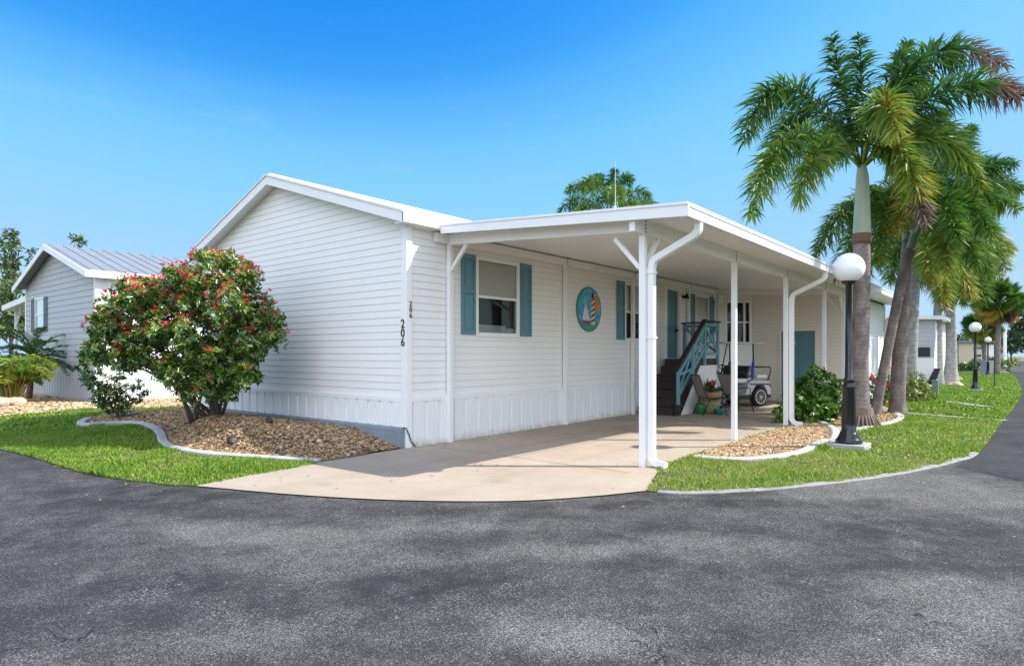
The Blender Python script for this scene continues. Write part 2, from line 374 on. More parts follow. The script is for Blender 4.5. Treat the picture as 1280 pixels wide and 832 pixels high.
M['palm'] = m_tint('palm_fronds', [(0, (0.030, 0.095, 0.020)), (0.3, (0.08, 0.20, 0.028)), (0.52, (0.20, 0.30, 0.036)), (0.70, (0.36, 0.31, 0.045)), (0.84, (0.50, 0.29, 0.04)), (0.93, (0.22, 0.16, 0.13)), (1, (0.14, 0.11, 0.11))], 0.42, 0.28, 0.4)
M['blossom'] = m_tint('red_blossom', [(0, (0.62, 0.03, 0.02)), (0.6, (0.72, 0.03, 0.06)), (1, (0.80, 0.12, 0.14))], 0.5, 0.3)
M['blossomy'] = m_tint('yellow_blossom', [(0, (0.75, 0.55, 0.03)), (1, (0.8, 0.4, 0.03))], 0.5, 0.3)
M['bark'] = simple('shrub_bark', (0.12, 0.10, 0.085, 1), 0.9, var=0.4, scale=9, bump=0.6, bscale=40)
def m_trunk(name, c1, c2, ringscale):
    n = NT(name); v = n.coord()
    ring = n.n('TexWave', wave_type='BANDS', bands_direction='Z'); n.set(ring.inputs['Vector'], v)
    ring.inputs['Scale'].default_value = ringscale; ring.inputs['Distortion'].default_value = 4.5; ring.inputs['Detail'].default_value = 3; ring.inputs['Detail Scale'].default_value = 1.6
    blot = n.noise(n.coord(scale=(1, 1, 0.6)), 5, 6, 0.7)
    c = n.mix(n.ramp(blot, [(0.35, (0, 0, 0)), (0.65, (1, 1, 1))]), c1, c2)
    c = n.mix(n.math('MULTIPLY', n.ramp(ring.outputs['Fac'], [(0.0, (1, 1, 1)), (0.25, (0, 0, 0))]), 0.28), c, sc(c1, 0.55))
    h = n.math('ADD', n.math('MULTIPLY', ring.outputs['Fac'], 0.6), n.math('MULTIPLY', n.noise(v, 35, 4), 0.5))
    return n.done(n.pbr(c, 0.88, 0, n.bump(h, 0.35, 0.012), 0.25))
M['trunk'] = m_trunk('palm_trunk', (0.13, 0.105, 0.095), (0.28, 0.235, 0.21), 3.4)
M['trunkpale'] = m_trunk('pale_palm_trunk', (0.24, 0.235, 0.225), (0.42, 0.41, 0.39), 1.6)
M['shaft'] = simple('green_crownshaft', (0.29, 0.34, 0.235, 1), 0.42, var=0.25, scale=3)
M['fibre'] = simple('brown_leaf_base', (0.14, 0.085, 0.05, 1), 0.9, var=0.4, scale=20, bump=0.4)
M['root'] = simple('root_fibre', (0.20, 0.15, 0.12, 1), 0.95, var=0.5, scale=14, bump=0.6, bscale=50)
SUN_E, SKY_S, EXPO = 3.0, 0.15, 1.38
FILL_CLOUD = (6.7, 7.1, 7.9, 1)  # added fill cloud, whitens the shaded walls from out of view
# ================================================================== building helpers
def siding(mb, P0, H, N, z0, z1, bounds, openings=(), course=0.117, out=0.0095):
    """lap siding: saw-tooth courses on the plane P0 + a*H, outward N"""
    P0, H, N = Vector(P0), Vector(H), Vector(N); z = z0
    def pt(a, zz, n): return P0 + H * a + N * n + Vector((0, 0, zz))
    while z < z1 - 1e-6:
        zt = min(z + course, z1); zm = (z + zt) / 2
        b0, b1 = bounds(z), bounds(zt)
        if b0 is None: break
        if b1 is None: b1 = ((b0[0] + b0[1]) / 2,) * 2
        cuts = sorted([(o[0], o[1]) for o in openings if o[2] < zm < o[3]])
        segs = []; a = b0[0]; at = b1[0]
        for c0, c1 in cuts:
            segs.append((a, c0, at, c0)); a = at = c1
        segs.append((a, b0[1], at, b1[1]))
        for s0, s1, t0, t1 in segs:
            if s1 - s0 < 0.005: continue
            mb.add([pt(s0, z, out), pt(s1, z, out), pt(t1, zt, 0.002), pt(t0, zt, 0.002)], [(0, 1, 2, 3)])
            mb.add([pt(s0, z, out), pt(s1, z, out), pt(s1, z, 0.0), pt(s0, z, 0.0)], [(0, 1, 2, 3)])
        z = zt
def corrugated(mb, P0, H, N, a0, a1, zb, zt, period=0.30):
    """ribbed vinyl skirting; zb(a) is the lower edge"""
    P0, H, N = Vector(P0), Vector(H), Vector(N)
    prof = [(0.0, 0.0), (0.20, 0.0), (0.24, 0.032), (0.40, 0.032), (0.42, 0.022), (0.44, 0.032), (0.60, 0.032), (0.62, 0.022), (0.64, 0.032), (0.80, 0.032), (0.82, 0.022), (0.84, 0.032), (0.95, 0.032), (0.99, 0.0)]
    xs = []; k = 0
    while k * period < a1 - a0:
        for p, d in prof:
            a = a0 + (k + p) * period
            if a <= a1: xs.append((a, d))
        k += 1
    xs.append((a1, 0.0))
    for (a, d), (b, e) in zip(xs[:-1], xs[1:]):
        mb.add([P0 + H*a + N*d + Vector((0,0,zb(a))), P0 + H*b + N*e + Vector((0,0,zb(b))), P0 + H*b + N*e + Vector((0,0,zt)), P0 + H*a + N*d + Vector((0,0,zt))], [(0,1,2,3)])

class Frame:
    """a wall plane: local a along H, z up, n outward; boxes in that frame"""
    def __init__(s, P0, H, N): s.P, s.H, s.N = Vector(P0), Vector(H), Vector(N)
    def pt(s, a, z, n): return s.P + s.H * a + s.N * n + Vector((0, 0, z))
    def box(s, mb, a0, a1, z0, z1, n0, n1):
        mb.hexa([s.pt(a0,z0,n0), s.pt(a1,z0,n0), s.pt(a1,z0,n1), s.pt(a0,z0,n1), s.pt(a0,z1,n0), s.pt(a1,z1,n0), s.pt(a1,z1,n1), s.pt(a0,z1,n1)])
        return mb
def make_window(fr, a0, a1, z0, z1, parent, blind_to=0.5, mull=(), clutter=False, light=False):
    f = MB(); t = 0.055
    fr.box(f, a0-t, a0+0.02, z0-t, z1+t, -0.05, 0.03); fr.box(f, a1-0.02, a1+t, z0-t, z1+t, -0.05, 0.03)
    fr.box(f, a0+0.02, a1-0.02, z1-0.02, z1+t, -0.05, 0.029); fr.box(f, a0+0.02, a1-0.02, z0-t, z0+0.025, -0.05, 0.034)
    w = f.build('window', M['mullion'], parent, bevel=0.004)
    zm = z0 + (z1 - z0) * 0.5
    r = MB(); fr.box(r, a0+0.02, a1-0.02, zm-0.022, zm+0.022, -0.04, 0.012)
    for m in mull: fr.box(r, m-0.035, m+0.035, z0+0.025, z1-0.02, -0.045, 0.016)
    r.build('sash_rail', M['mullion'], w, bevel=0.003)
    g = MB()
    g.add([fr.pt(a0, z0, -0.012), fr.pt(a1, z0, -0.012), fr.pt(a1, zm, -0.012), fr.pt(a0, zm, -0.012)], [(0,1,2,3)])
    g.add([fr.pt(a0, zm, -0.004), fr.pt(a1, zm, -0.004), fr.pt(a1, z1, -0.004), fr.pt(a0, z1, -0.004)], [(0,1,2,3)])
    g.build('pane', M['glass'], w, fix=False)
    b = MB(); zb = z1 - (z1 - z0) * blind_to
    if blind_to > 0.02:
        k = z1 - 0.03
        while k > zb:
            fr.box(b, a0+0.03, a1-0.03, k-0.0232, k, -0.024, -0.018); k -= 0.024
        fr.box(b, a0+0.03, a1-0.03, zb-0.03, zb, -0.03, -0.016)
        b.build('blind', M['blind'], w)
    d = MB(); D = -0.75
    P = [fr.pt(a, z, n) for (a, z) in ((a0-.05, z0-.05), (a1+.05, z0-.05), (a1+.05, z1+.05), (a0-.05, z1+.05)) for n in (-0.06, D)]
    d.add(P, [(1, 3, 5, 7), (0, 1, 3, 2), (2, 3, 5, 4), (4, 5, 7, 6), (6, 7, 1, 0)])
    d.build('dark_interior', M['room'], w)
    if clutter:
        c = MB(); fr.box(c, a0+0.05, a1-0.28, z0+0.03, z0+0.17, -0.2, -0.05); fr.box(c, a1-0.26, a1-0.04, z0+0.03, z0+0.12, -0.2, -0.05)
        c.build('room_air_unit', M['utilgrey'], w, bevel=0.008)
    return w
def make_shutter(fr, a0, a1, z0, z1, parent, mat, zm=None):
    f = MB(); s = 0.05; zm = zm or (z0 + z1) / 2
    fr.box(f, a0, a0+s, z0, z1, 0.012, 0.045); fr.box(f, a1-s, a1, z0, z1, 0.012, 0.045)
    for a, b in ((z0, z0+0.07), (zm-0.035, zm+0.035), (z1-0.09, z1)): fr.box(f, a0+s, a1-s, a, b, 0.012, 0.044)
    for a, b in ((z0+0.07, zm-0.035), (zm+0.035, z1-0.09)):
        fr.box(f, a0+s, a1-s, a, b, 0.012, 0.026)
        m0, m1 = a0+s+0.035, a1-s-0.035
        k = a + 0.035
        fr.box(f, m0, m1, k, b-0.035, 0.02, 0.036)
    return f.build('shutter', mat, parent, bevel=0.003)

def digit_mesh(txt, size, ext):
    cu = bpy.data.curves.new('number', 'FONT'); cu.body = txt; cu.size = size; cu.extrude = ext; cu.offset = size * 0.012
    cu.align_x = 'CENTER'; cu.align_y = 'CENTER'
    o = bpy.data.objects.new('number', cu); COL.objects.link(o)
    dg = bpy.context.evaluated_depsgraph_get(); me = bpy.data.meshes.new_from_object(o.evaluated_get(dg))
    bpy.data.objects.remove(o)
    return me

# ================================================================== the mobile home
W, RV, RZ, EZ = 7.05, 3.77, 4.95, 3.56
home = thing('mobile_home', 'long white mobile home with lap siding and teal shutters behind the carport', 'mobile home')
def gb(z):
    a = max(0.0, (z - 3.665) / 0.317); b = min(W, W - (z - 3.69) / 0.358)
    return (a, b) if a < b else None
mb = MB(); siding(mb, (0, 0, 0), (0, 1, 0), (-1, 0, 0), 0.80, 4.88, gb)
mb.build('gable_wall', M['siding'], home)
fr_side = Frame((0, 0, 0), (1, 0, 0), (0, -1, 0))
W1 = (1.64, 2.78, 1.86, 3.20); W2 = (6.97, 8.10, 1.86, 3.20); W3 = (11.10, 12.06, 1.86, 3.20); DR = (9.14, 9.92, 1.37, 3.30)
mb = MB(); siding(mb, (0, 0, 0), (1, 0, 0), (0, -1, 0), 0.80, EZ, lambda z: (0.0, 13.38), [W1, W2, W3, DR])
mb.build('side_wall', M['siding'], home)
# skirting
mb = MB(); corrugated(mb, (0, 0, 0), (0, 1, 0), (-1, 0, 0), 0.02, W, lambda a: 0.31, 0.73, 0.30)
mb.build('gable_skirting', M['skirt'], home)
mb = MB(); corrugated(mb, (0, 0, 0), (1, 0, 0), (0, -1, 0), 0.05, 13.38, lambda a: 0.0, 0.73, 0.31)
mb.build('side_skirting', M['skirt'], home)
mb = MB(); mb.box(-0.036, 0.06, 0.73, 0.0, W, 0.80); mb.box(0.06, -0.036, 0.73, 13.35, 0.0, 0.80)
mb.build('skirting_band', M['trim'], home, bevel=0.003)
mb = MB(); mb.box(-0.04, -0.04, 0.0, 0.08, 0.0, 3.55); mb.box(-0.04, 0.0, 0.30, 0.0, 0.085, 3.55)
mb.build('corner_trim', M['trim'], home, bevel=0.003)
# footing wedge along the gable, taller towards the corner
mb = MB(); mb.hexa([(-0.15, 0, -0.05), (-0.001, 0, -0.05), (-0.001, W, -0.05), (-0.15, W, -0.05), (-0.15, 0, 0.32), (-0.001, 0, 0.335), (-0.001, W, 0.30), (-0.15, W, 0.285)])
mb.build('footing', M['footing'], home, bevel=0.008)
mb = MB(); mb.tube([(-0.10, -0.02, 0.34), (-0.06, -0.05, 0.33), (0.0, -0.06, 0.22), (0.05, -0.05, 0.10), (0.13, -0.06, 0.02)], 0.009, 8)
mb.build('cable', M['blackplastic'], home, smooth=True)
# roof
X0, X1 = -0.25, 19.6
mb = MB()
mb.hexa([(X0, -0.22, 3.64), (X1, -0.22, 3.64), (X1, RV, RZ-0.05), (X0, RV, RZ-0.05), (X0, -0.22, 3.69), (X1, -0.22, 3.69), (X1, RV, RZ), (X0, RV, RZ)])
mb.hexa([(X0, 7.2, 3.68), (X1, 7.2, 3.68), (X1, RV, RZ-0.05), (X0, RV, RZ-0.05), (X0, 7.2, 3.73), (X1, 7.2, 3.73), (X1, RV, RZ), (X0, RV, RZ)])
for k in range(0, 50):
    x = X0 + 0.2 + k * 0.405
    mb.bar((x, -0.22, 3.70), (x, RV, RZ+0.01), 0.03, 0.03)
mb.bar((X0, RV, RZ+0.012), (X1, RV, RZ+0.012), 0.22, 0.025)
mb.build('roof', M['alu'], home)
mb = MB()
def rake(y0, z0, y1, z1, h, xa, xb):
    mb.hexa([(xa, y0, z0-h), (xb, y0, z0-h), (xb, y1, z1-h), (xa, y1, z1-h), (xa, y0, z0), (xb, y0, z0), (xb, y1, z1), (xa, y1, z1)])
rake(-0.224, 3.683, RV, RZ-0.006, 0.17, X0-0.02, X0+0.01)
rake(7.204, 3.723, RV+0.001, RZ-0.006, 0.17, X0-0.02, X0+0.01)
mb.build('rake_board', M['trim'], home, bevel=0.003)
mb = MB()
rake(-0.23, 3.712, RV, RZ+0.022, 0.03, X0-0.045, X0-0.018)
rake(7.21, 3.752, RV+0.001, RZ+0.022, 0.03, X0-0.045, X0-0.018)
mb.build('drip_edge', M['alu'], home)
mb = MB()
rake(-0.2, 3.60, RV, RZ-0.09, 0.02, X0+0.01, 0.0); rake(7.18, 3.64, RV, RZ-0.09, 0.02, X0+0.01, 0.0)
mb.box(X0+0.01, -0.2, 3.53, 19.3, 0.0, 3.55)
mb.build('soffit', M['trim'], home)
mb = MB(); mb.box(X0-0.02, -0.245, 3.525, X1, -0.2, 3.685)
mb.build('eave_board', M['trim'], home, bevel=0.004)
# closing walls, away from the photograph's side
mb = MB(); mb.add([(0, W, 0), (19.3, W, 0), (19.3, W, 3.66), (0, W, 3.66)], [(0,1,2,3)])
mb.add([(19.3, -3.58, 0), (19.3, W, 0), (19.3, W, 3.66), (19.3, RV, 4.9), (19.3, 0, 3.6), (19.3, -3.58, 3.3)], [(0,1,2,3,4,5)])
mb.build('rear_wall', M['siding'], home, fix=False)
# windows with shutters
w1 = make_window(fr_side, *W1, home, 0.47, clutter=True)
w2 = make_window(fr_side, *W2, home, 0.5); w3 = make_window(fr_side, *W3, home, 0.8)
for a0, a1 in ((1.22, 1.575), (2.845, 3.20), (6.54, 6.905), (8.165, 8.53), (10.67, 11.035), (12.125, 12.49)):
    make_shutter(fr_side, a0, a1, 1.84, 3.25, home, M['teal'], 2.60)
# front door
d = MB(); fr_side.box(d, DR[0]+0.09, DR[1]-0.02, DR[2], DR[3]-0.05, -0.05, -0.01)
for zz0, zz1 in ((1.55, 2.10), (2.25, 3.1)):
    for aa in (0.16, 0.46): fr_side.box(d, DR[0]+aa, DR[0]+aa+0.22, zz0, zz1, -0.012, 0.0)
door = d.build('front_door', M['teal'], home, bevel=0.004)
f = MB(); fr_side.box(f, DR[0]-0.05, DR[0]+0.09, DR[2], DR[3]+0.05, -0.05, 0.035); fr_side.box(f, DR[1]-0.02, DR[1]+0.06, DR[2], DR[3]+0.05, -0.05, 0.035); fr_side.box(f, DR[0]+0.09, DR[1]-0.02, DR[3]-0.05, DR[3]+0.05, -0.05, 0.034)
f.build('door_frame', M['trim'], door, bevel=0.004)
f = MB(); fr_side.box(f, DR[1]-0.07, DR[1]-0.02, DR[2]+0.02, DR[3]-0.06, 0.036, 0.10)
sd = f.build('screen_door_edge', M['alu'], home, bevel=0.004)
f = MB(); f.tube([fr_side.pt(DR[1]-0.10, 2.15, 0.0), fr_side.pt(DR[1]-0.10, 2.15, 0.06)], 0.03, 12)
f.build('door_knob', M['darkmetal'], door, smooth=True)
# glazed bay set at an angle across the far corner
BX0, BX1, BV = 13.38, 14.0, -0.69
BL = math.hypot(BX1-BX0, BV); BH = ((BX1-BX0)/BL, BV/BL, 0); BN = (BV/BL, -(BX1-BX0)/BL, 0)
fr_bay = Frame((BX0, 0, 0), BH, BN); WB = (0.08, BL-0.08, 1.86, 3.18)
mb = MB(); siding(mb, (BX0, 0, 0), BH, BN, -0.019, 3.44, lambda z: (0.0, BL), [WB])
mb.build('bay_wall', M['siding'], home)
make_window(fr_bay, *WB, home, 0.0, mull=(BL*0.72,))
mb = MB(); fr_bay.box(mb, 0.01, BL-0.01, 1.71, 1.79, 0.0, 0.07); mb.build('bay_sill', M['trim'], home, bevel=0.006)
# store room across the end of the carport
SX, SY = 14.0, -3.58
mb = MB(); siding(mb, (SX, 0, 0), (0, -1, 0), (-1, 0, 0), -0.019, 3.42, lambda z: (0.70, 3.58), [(1.58, 2.60, -1, 2.24)])
mb.build('store_wall', M['siding_bounce'], home)
mb = MB(); siding(mb, (0, SY, 0), (1, 0, 0), (0, -1, 0), -0.019, 3.22, lambda z: (SX, 19.3))
mb.build('store_side_wall', M['siding'], home)
mb = MB(); mb.box(SX-0.03, SY-0.03, 0, SX+0.07, SY, 3.25); mb.box(SX-0.03, SY, 0, SX, SY+0.08, 3.25); mb.build('store_corner_trim', M['trim'], home, bevel=0.003)
mb = MB(); mb.box(19.22, SY-0.03, 0, 19.32, SY, 3.22); mb.build('store_corner_trim', M['trim'], home, bevel=0.003)
fr_st = Frame((SX, 0, 0), (0, -1, 0), (-1, 0, 0))
d = MB(); fr_st.box(d, 1.60, 2.58, 0.0, 2.21, -0.05, 0.0)
for k in range(2):
    for zz0, zz1 in ((0.2, 0.95), (1.1, 1.65), (1.75, 2.08)):
        fr_st.box(d, 1.69+0.43*k, 2.05+0.43*k, zz0, zz1, 0.0, 0.014)
sdoor = d.build('store_door', M['teal'], home, bevel=0.004)
f = MB(); fr_st.box(f, 1.53, 1.60, 0, 2.28, -0.05, 0.035); fr_st.box(f, 2.58, 2.65, 0, 2.28, -0.05, 0.035); fr_st.box(f, 1.60, 2.58, 2.21, 2.28, -0.05, 0.034)
f.build('store_door_frame', M['siding_bounce'], sdoor)
# house numbers, one digit under another, on both faces of the corner
def number(parent, txt, size, place, rot, back):
    for k, ch in enumerate(txt):
        for nm, mt, off, e in (('number_digit', M['numblack'], 0.004, 0.004),):
            me = digit_mesh(ch, size, e)
            me.transform(Matrix.Translation(place[k]) @ rot)
            ob = mesh_obj(nm, me, mt, parent)
rot_side = Matrix(((1,0,0,0),(0,0,-1,0),(0,1,0,0),(0,0,0,1)))
rot_gab = Matrix(((0,0,-1,0),(-1,0,0,0),(0,1,0,0),(0,0,0,1)))
number(home, '206', 0.115, [Vector((0.045, -0.044, 2.29 - k*0.093)) for k in range(3)], rot_side, 0)
number(home, '206', 0.19, [Vector((-0.044, 0.045, 1.97 - k*0.145)) for k in range(3)], rot_gab, 0)

# ================================================================== carport
PY = -3.70; CX0, CX1 = 0.5, 19.75; YI, YO = -0.247, -4.49
def rt(y): return 3.60 + (y + 0.25) * 0.066            # roof top height across the carport
cp = thing('carport', 'white aluminium carport roof on slim posts along the white mobile home', 'carport', (CX0, PY, 0))
mb = MB(); mb.hexa([(CX0+0.03, YI, rt(YI)-0.10), (CX1, YI, rt(YI)-0.10), (CX1, YO+0.1, rt(YO)-0.10), (CX0+0.03, YO+0.1, rt(YO)-0.10), (CX0+0.03, YI, rt(YI)-0.02), (CX1, YI, rt(YI)-0.02), (CX1, YO+0.1, rt(YO)-0.02), (CX0+0.03, YO+0.1, rt(YO)-0.02)])
mb.build('roof_panel', M['ceiling'], cp)
mb = MB(); mb.hexa([(CX0, YI, rt(YI)-0.15), (CX0+0.028, YI, rt(YI)-0.15), (CX0+0.028, YO, rt(YO)-0.17), (CX0, YO, rt(YO)-0.17), (CX0, YI, rt(YI)), (CX0+0.028, YI, rt(YI)), (CX0+0.028, YO, rt(YO)), (CX0, YO, rt(YO))])
mb.hexa([(CX0-0.015, YI, rt(YI)-0.03), (CX0, YI, rt(YI)-0.03), (CX0, YO, rt(YO)-0.03), (CX0-0.015, YO, rt(YO)-0.03), (CX0-0.015, YI, rt(YI)+0.004), (CX0, YI, rt(YI)+0.004), (CX0, YO, rt(YO)+0.004), (CX0-0.015, YO, rt(YO)+0.004)])
mb.build('front_fascia', M['alu'], cp, bevel=0.003)
mb = MB(); zt = rt(YO)
mb.box(CX0+0.03, YO, zt-0.17, CX1, YO+0.012, zt-0.055); mb.box(CX0+0.03, YO-0.012, zt-0.055, CX1, YO+0.012, zt-0.048); mb.box(CX0+0.03, YO+0.004, zt-0.048, CX1, YO+0.012, zt-0.03)
mb.box(CX0+0.03, YO-0.006, zt-0.030, CX1, YO+0.02, zt); mb.box(CX0+0.03, YO+0.012, zt-0.17, CX1, YO+0.10, zt-0.155)
gut = mb.build('gutter', M['alu'], cp, bevel=0.003)
ZB = rt(PY) - 0.10
mb = MB(); mb.box(CX0+0.06, PY-0.04, ZB-0.20, SX-0.025, PY+0.04, ZB+0.004); mb.build('outer_beam', M['alu'], cp, bevel=0.003)
mb = MB(); mb.box(CX0+0.06, -0.105, 3.35, 13.3, -0.022, 3.50); mb.build('wall_beam', M['alu'], cp, bevel=0.003)
for xb, nm in ((0.86, 'front_beam'), (12.55, 'rear_beam')):
    mb = MB(); mb.hexa([(xb-0.04, PY+0.042, rt(PY)-0.26), (xb+0.04, PY+0.042, rt(PY)-0.26), (xb+0.04, -0.107, rt(-0.1)-0.28), (xb-0.04, -0.107, rt(-0.1)-0.28), (xb-0.04, PY+0.042, rt(PY)-0.103), (xb+0.04, PY+0.042, rt(PY)-0.103), (xb+0.04, -0.107, rt(-0.1)-0.103), (xb-0.04, -0.107, rt(-0.1)-0.103)])
    mb.build(nm, M['alu'], cp, bevel=0.003)
def post(x, y, zt, w, braces=(), bolts=True):
    mb = MB(); h = w / 2
    mb.box(x-h, y-h, 0.0, x+h, y+h, zt)
    p = mb.build('post', M['alu'], cp, bevel=0.004)
    for dx, dy in braces:
        mb = MB(); mb.bar((x + dx*h, y + dy*h, zt-0.44), (x + dx*0.42, y + dy*0.42, zt-0.01), 0.055, 0.055); mb.build('brace', M['alu'], p, bevel=0.003)
    if bolts:
        for k in range(4):
            mb = MB(); z = zt + 0.03 + k*0.045; mb.tube([(x-0.005, y-0.039 if y < -1 else y-0.06, z), (x-0.005, y-0.048 if y < -1 else y-0.066, z)], 0.011, 8)
            mb.build('bolt', M['darkmetal'], p)
for i, x in enumerate((0.86, 4.17, 7.13, 10.28, 12.35)):
    post(x, PY, ZB-0.20, 0.082, {0: ((0, 1), (1, 0)), 4: ((0, 1), (-1, 0))}.get(i, ()))
for i, x in enumerate((0.90, 4.33, 7.25, 10.52, 12.75)):
    post(x, -0.065, 3.35, 0.085, {0: ((0, -1),), 4: ((0, -1), (-1, 0))}.get(i, ()), i > 0)
def smooth_path(path):
    out = [Vector(path[0])]
    for a, b, c in zip(path[:-2], path[1:-1], path[2:]):
        a, b, c = Vector(a), Vector(b), Vector(c); k = min(0.07, (b-a).length*.4, (c-b).length*.4)
        p, q = b + (a-b).normalized()*k, b + (c-b).normalized()*k
        out += [p, p*.25 + b*.5 + q*.25, q]
    return out + [Vector(path[-1])]
def downspout(x, y, yt, shoe=True, xo=0.0):
    w = 0.036
    def sq(path):
        mb = MB()
        P = smooth_path(path); mb.tube(P, 0.062, 4, True, ph=PI/4); return mb
    zg = rt(YO)-0.165
    path = [(x+xo, YO+0.055, zg), (x+xo, YO+0.055, zg-0.10), (x+xo*0.9, YO+0.10, zg-0.16), (x, y-0.03, zg-0.42), (x, y, zg-0.52), (x, y, 0.20)]
    if shoe: path += [(x, y, 0.13), (x-0.01, y-0.06, 0.06), (x-0.03, y-0.22, 0.02+0.03)]
    d = sq(path).build('downspout', M['alu'], cp, bevel=0.006)
    for z in (zg-0.60, 1.7):
        m = MB(); m.box(x-0.055, y-0.055, z, x+0.055, y+0.055, z+0.03); m.build('strap', M['alu'], d)
downspout(0.93, PY-0.09, YO)
downspout(7.22, PY-0.09, YO)
downspout(19.2, SY-0.06, YO, False)

# ================================================================== things fixed to the wall and the roof
lt = thing('wall_lamp', 'small black porch lamp on the siding right of the teal front door', 'wall lamp', (10.25, -0.02, 3.15))
mb = MB(); mb.tube([(10.25, -0.012, 3.12), (10.25, -0.05, 3.12)], 0.045, 14); mb.tube([(10.25, -0.05, 3.12), (10.25, -0.12, 3.16)], 0.015, 8); mb.build('wall_bracket', M['darkmetal'], lt)
mb = MB(); mb.lathe((10.25, -0.13, 3.06), [(0.075, 0), (0.07, 0.03), (0.045, 0.11), (0.02, 0.14)], 14); mb.build('lamp_shade', M['black'], lt, smooth=True)
an = thing('antenna', 'thin whip antenna standing above the roof in front of the far palm crown', 'antenna', (12.36, 3.4, 4.8))
mb = MB(); mb.tube([(12.36, 3.4, 4.75), (12.36, 3.4, 6.6)], 0.028, 8); mb.build('mast', M['trim'], an)
mb = MB(); mb.tube([(12.36, 3.4, 6.6), (12.36, 3.4, 8.1)], [0.02, 0.008], 6); mb.build('whip', M['greymetal'], an)

# round plaque with a lighthouse
pc = Vector((5.31, -0.017, 2.49)); R = 0.50
pq = thing('round_plaque', 'round teal wall plaque painted with a lighthouse and a sailboat', 'plaque', pc)
def pl(poly, n0, n1, name, mat, parent=pq):
    mb = MB(); mb.prism(poly, n0, n1, lambda p, q, a: (pc.x + p, pc.y - a, pc.z + q)); return mb.build(name, mat, parent)
def circ(r, n=64, a0=0, a1=2*PI, cx=0, cz=0): return [(cx + r*math.cos(a0+(a1-a0)*k/n), cz + r*math.sin(a0+(a1-a0)*k/n)) for k in range(n)]
P = lambda nm, c: simple(nm, lin(*c), 0.45, var=0.18, scale=9)
def m_plaquesky():
    n = NT('plaque_sky'); f = n.noise(n.coord(scale=(1, 1, 2)), 4, 4)
    return n.done(n.pbr(n.ramp(f, [(0.3, (0.03, 0.22, 0.42)), (0.5, (0.05, 0.33, 0.52)), (0.7, (0.22, 0.48, 0.60))]), 0.4))
pl(circ(R), 0.0, 0.02, 'disc', P('plaque_rim', (36, 128, 130)))
pl(circ(R-0.03), 0.02, 0.023, 'sky_panel', m_plaquesky())
pl([(p, q) for p, q in circ(R-0.032) if q < -0.28] , 0.023, 0.026, 'sea', P('plaque_sea', (40, 150, 140)))
pl([(0.08, -0.35), (0.02, -0.40), (-0.1, -0.43), (0.02, -0.46), (0.12, -0.45), (0.28, -0.36), (0.2, -0.33)], 0.0262, 0.029, 'green_shore', P('plaque_shore', (70, 150, 70)))
sun_pts = [p for p in circ(0.19, 40, 0, 2*PI, 0.36, 0.17) if math.hypot(*p) < R-0.03]
arc = [(0.468*math.cos(t), 0.468*math.sin(t)) for t in [math.radians(k) for k in range(2, 48, 4)]]
ins = sorted(sun_pts, key=lambda p: -math.atan2(p[1]-0.17, -(p[0]-0.36)))
pl(ins, 0.0232, 0.026, 'sun', P('plaque_sun', (205, 130, 45)))
LX = 0.12
pl([(LX-0.085, -0.33), (LX+0.085, -0.33), (LX+0.05, 0.26), (LX-0.05, 0.26)], 0.0262, 0.034, 'lighthouse', P('plaque_white', (225, 210, 200)))
def lw(q): return 0.085 - 0.035*(q + 0.33)/0.59
for k in range(5):
    q = -0.31 + k*0.118
    pl([(LX-lw(q), q), (LX+lw(q+0.07), q+0.07), (LX+lw(q+0.125), q+0.125), (LX-lw(q+0.055), q+0.055)], 0.0342, 0.036, 'stripe', P('plaque_red', (120, 32, 34)))
pl([(LX-0.06, 0.26), (LX+0.06, 0.26), (LX+0.06, 0.28), (LX+0.035, 0.285), (LX+0.035, 0.33), (LX+0.045, 0.335), (LX, 0.39), (LX-0.045, 0.335), (LX-0.035, 0.33), (LX-0.035, 0.285), (LX-0.06, 0.28)], 0.0262, 0.036, 'lantern', P('plaque_black', (28, 28, 36)))
pl([(-0.30, -0.24), (-0.17, -0.24), (-0.17, 0.16)], 0.0262, 0.030, 'sail', P('plaque_sail', (230, 232, 228)))
pl([(-0.155, -0.24), (0.0, -0.24), (-0.155, 0.10)], 0.0262, 0.030, 'sail', P('plaque_sail2', (215, 220, 220)))
pl([(-0.31, -0.26), (0.03, -0.27), (-0.03, -0.34), (-0.26, -0.34)], 0.0262, 0.032, 'hull', P('plaque_hull', (170, 60, 50)))
for (x0, x1, q) in ((-0.26, -0.03, 0.24), (-0.30, -0.02, 0.18)):
    pts = [(x0+(x1-x0)*k/12, q+0.012*math.sin(k*1.9)) for k in range(13)]
    pl(pts + [(p, r-0.022) for p, r in pts[::-1]], 0.0232, 0.026, 'lettering', P('plaque_letter', (120, 200, 180)))

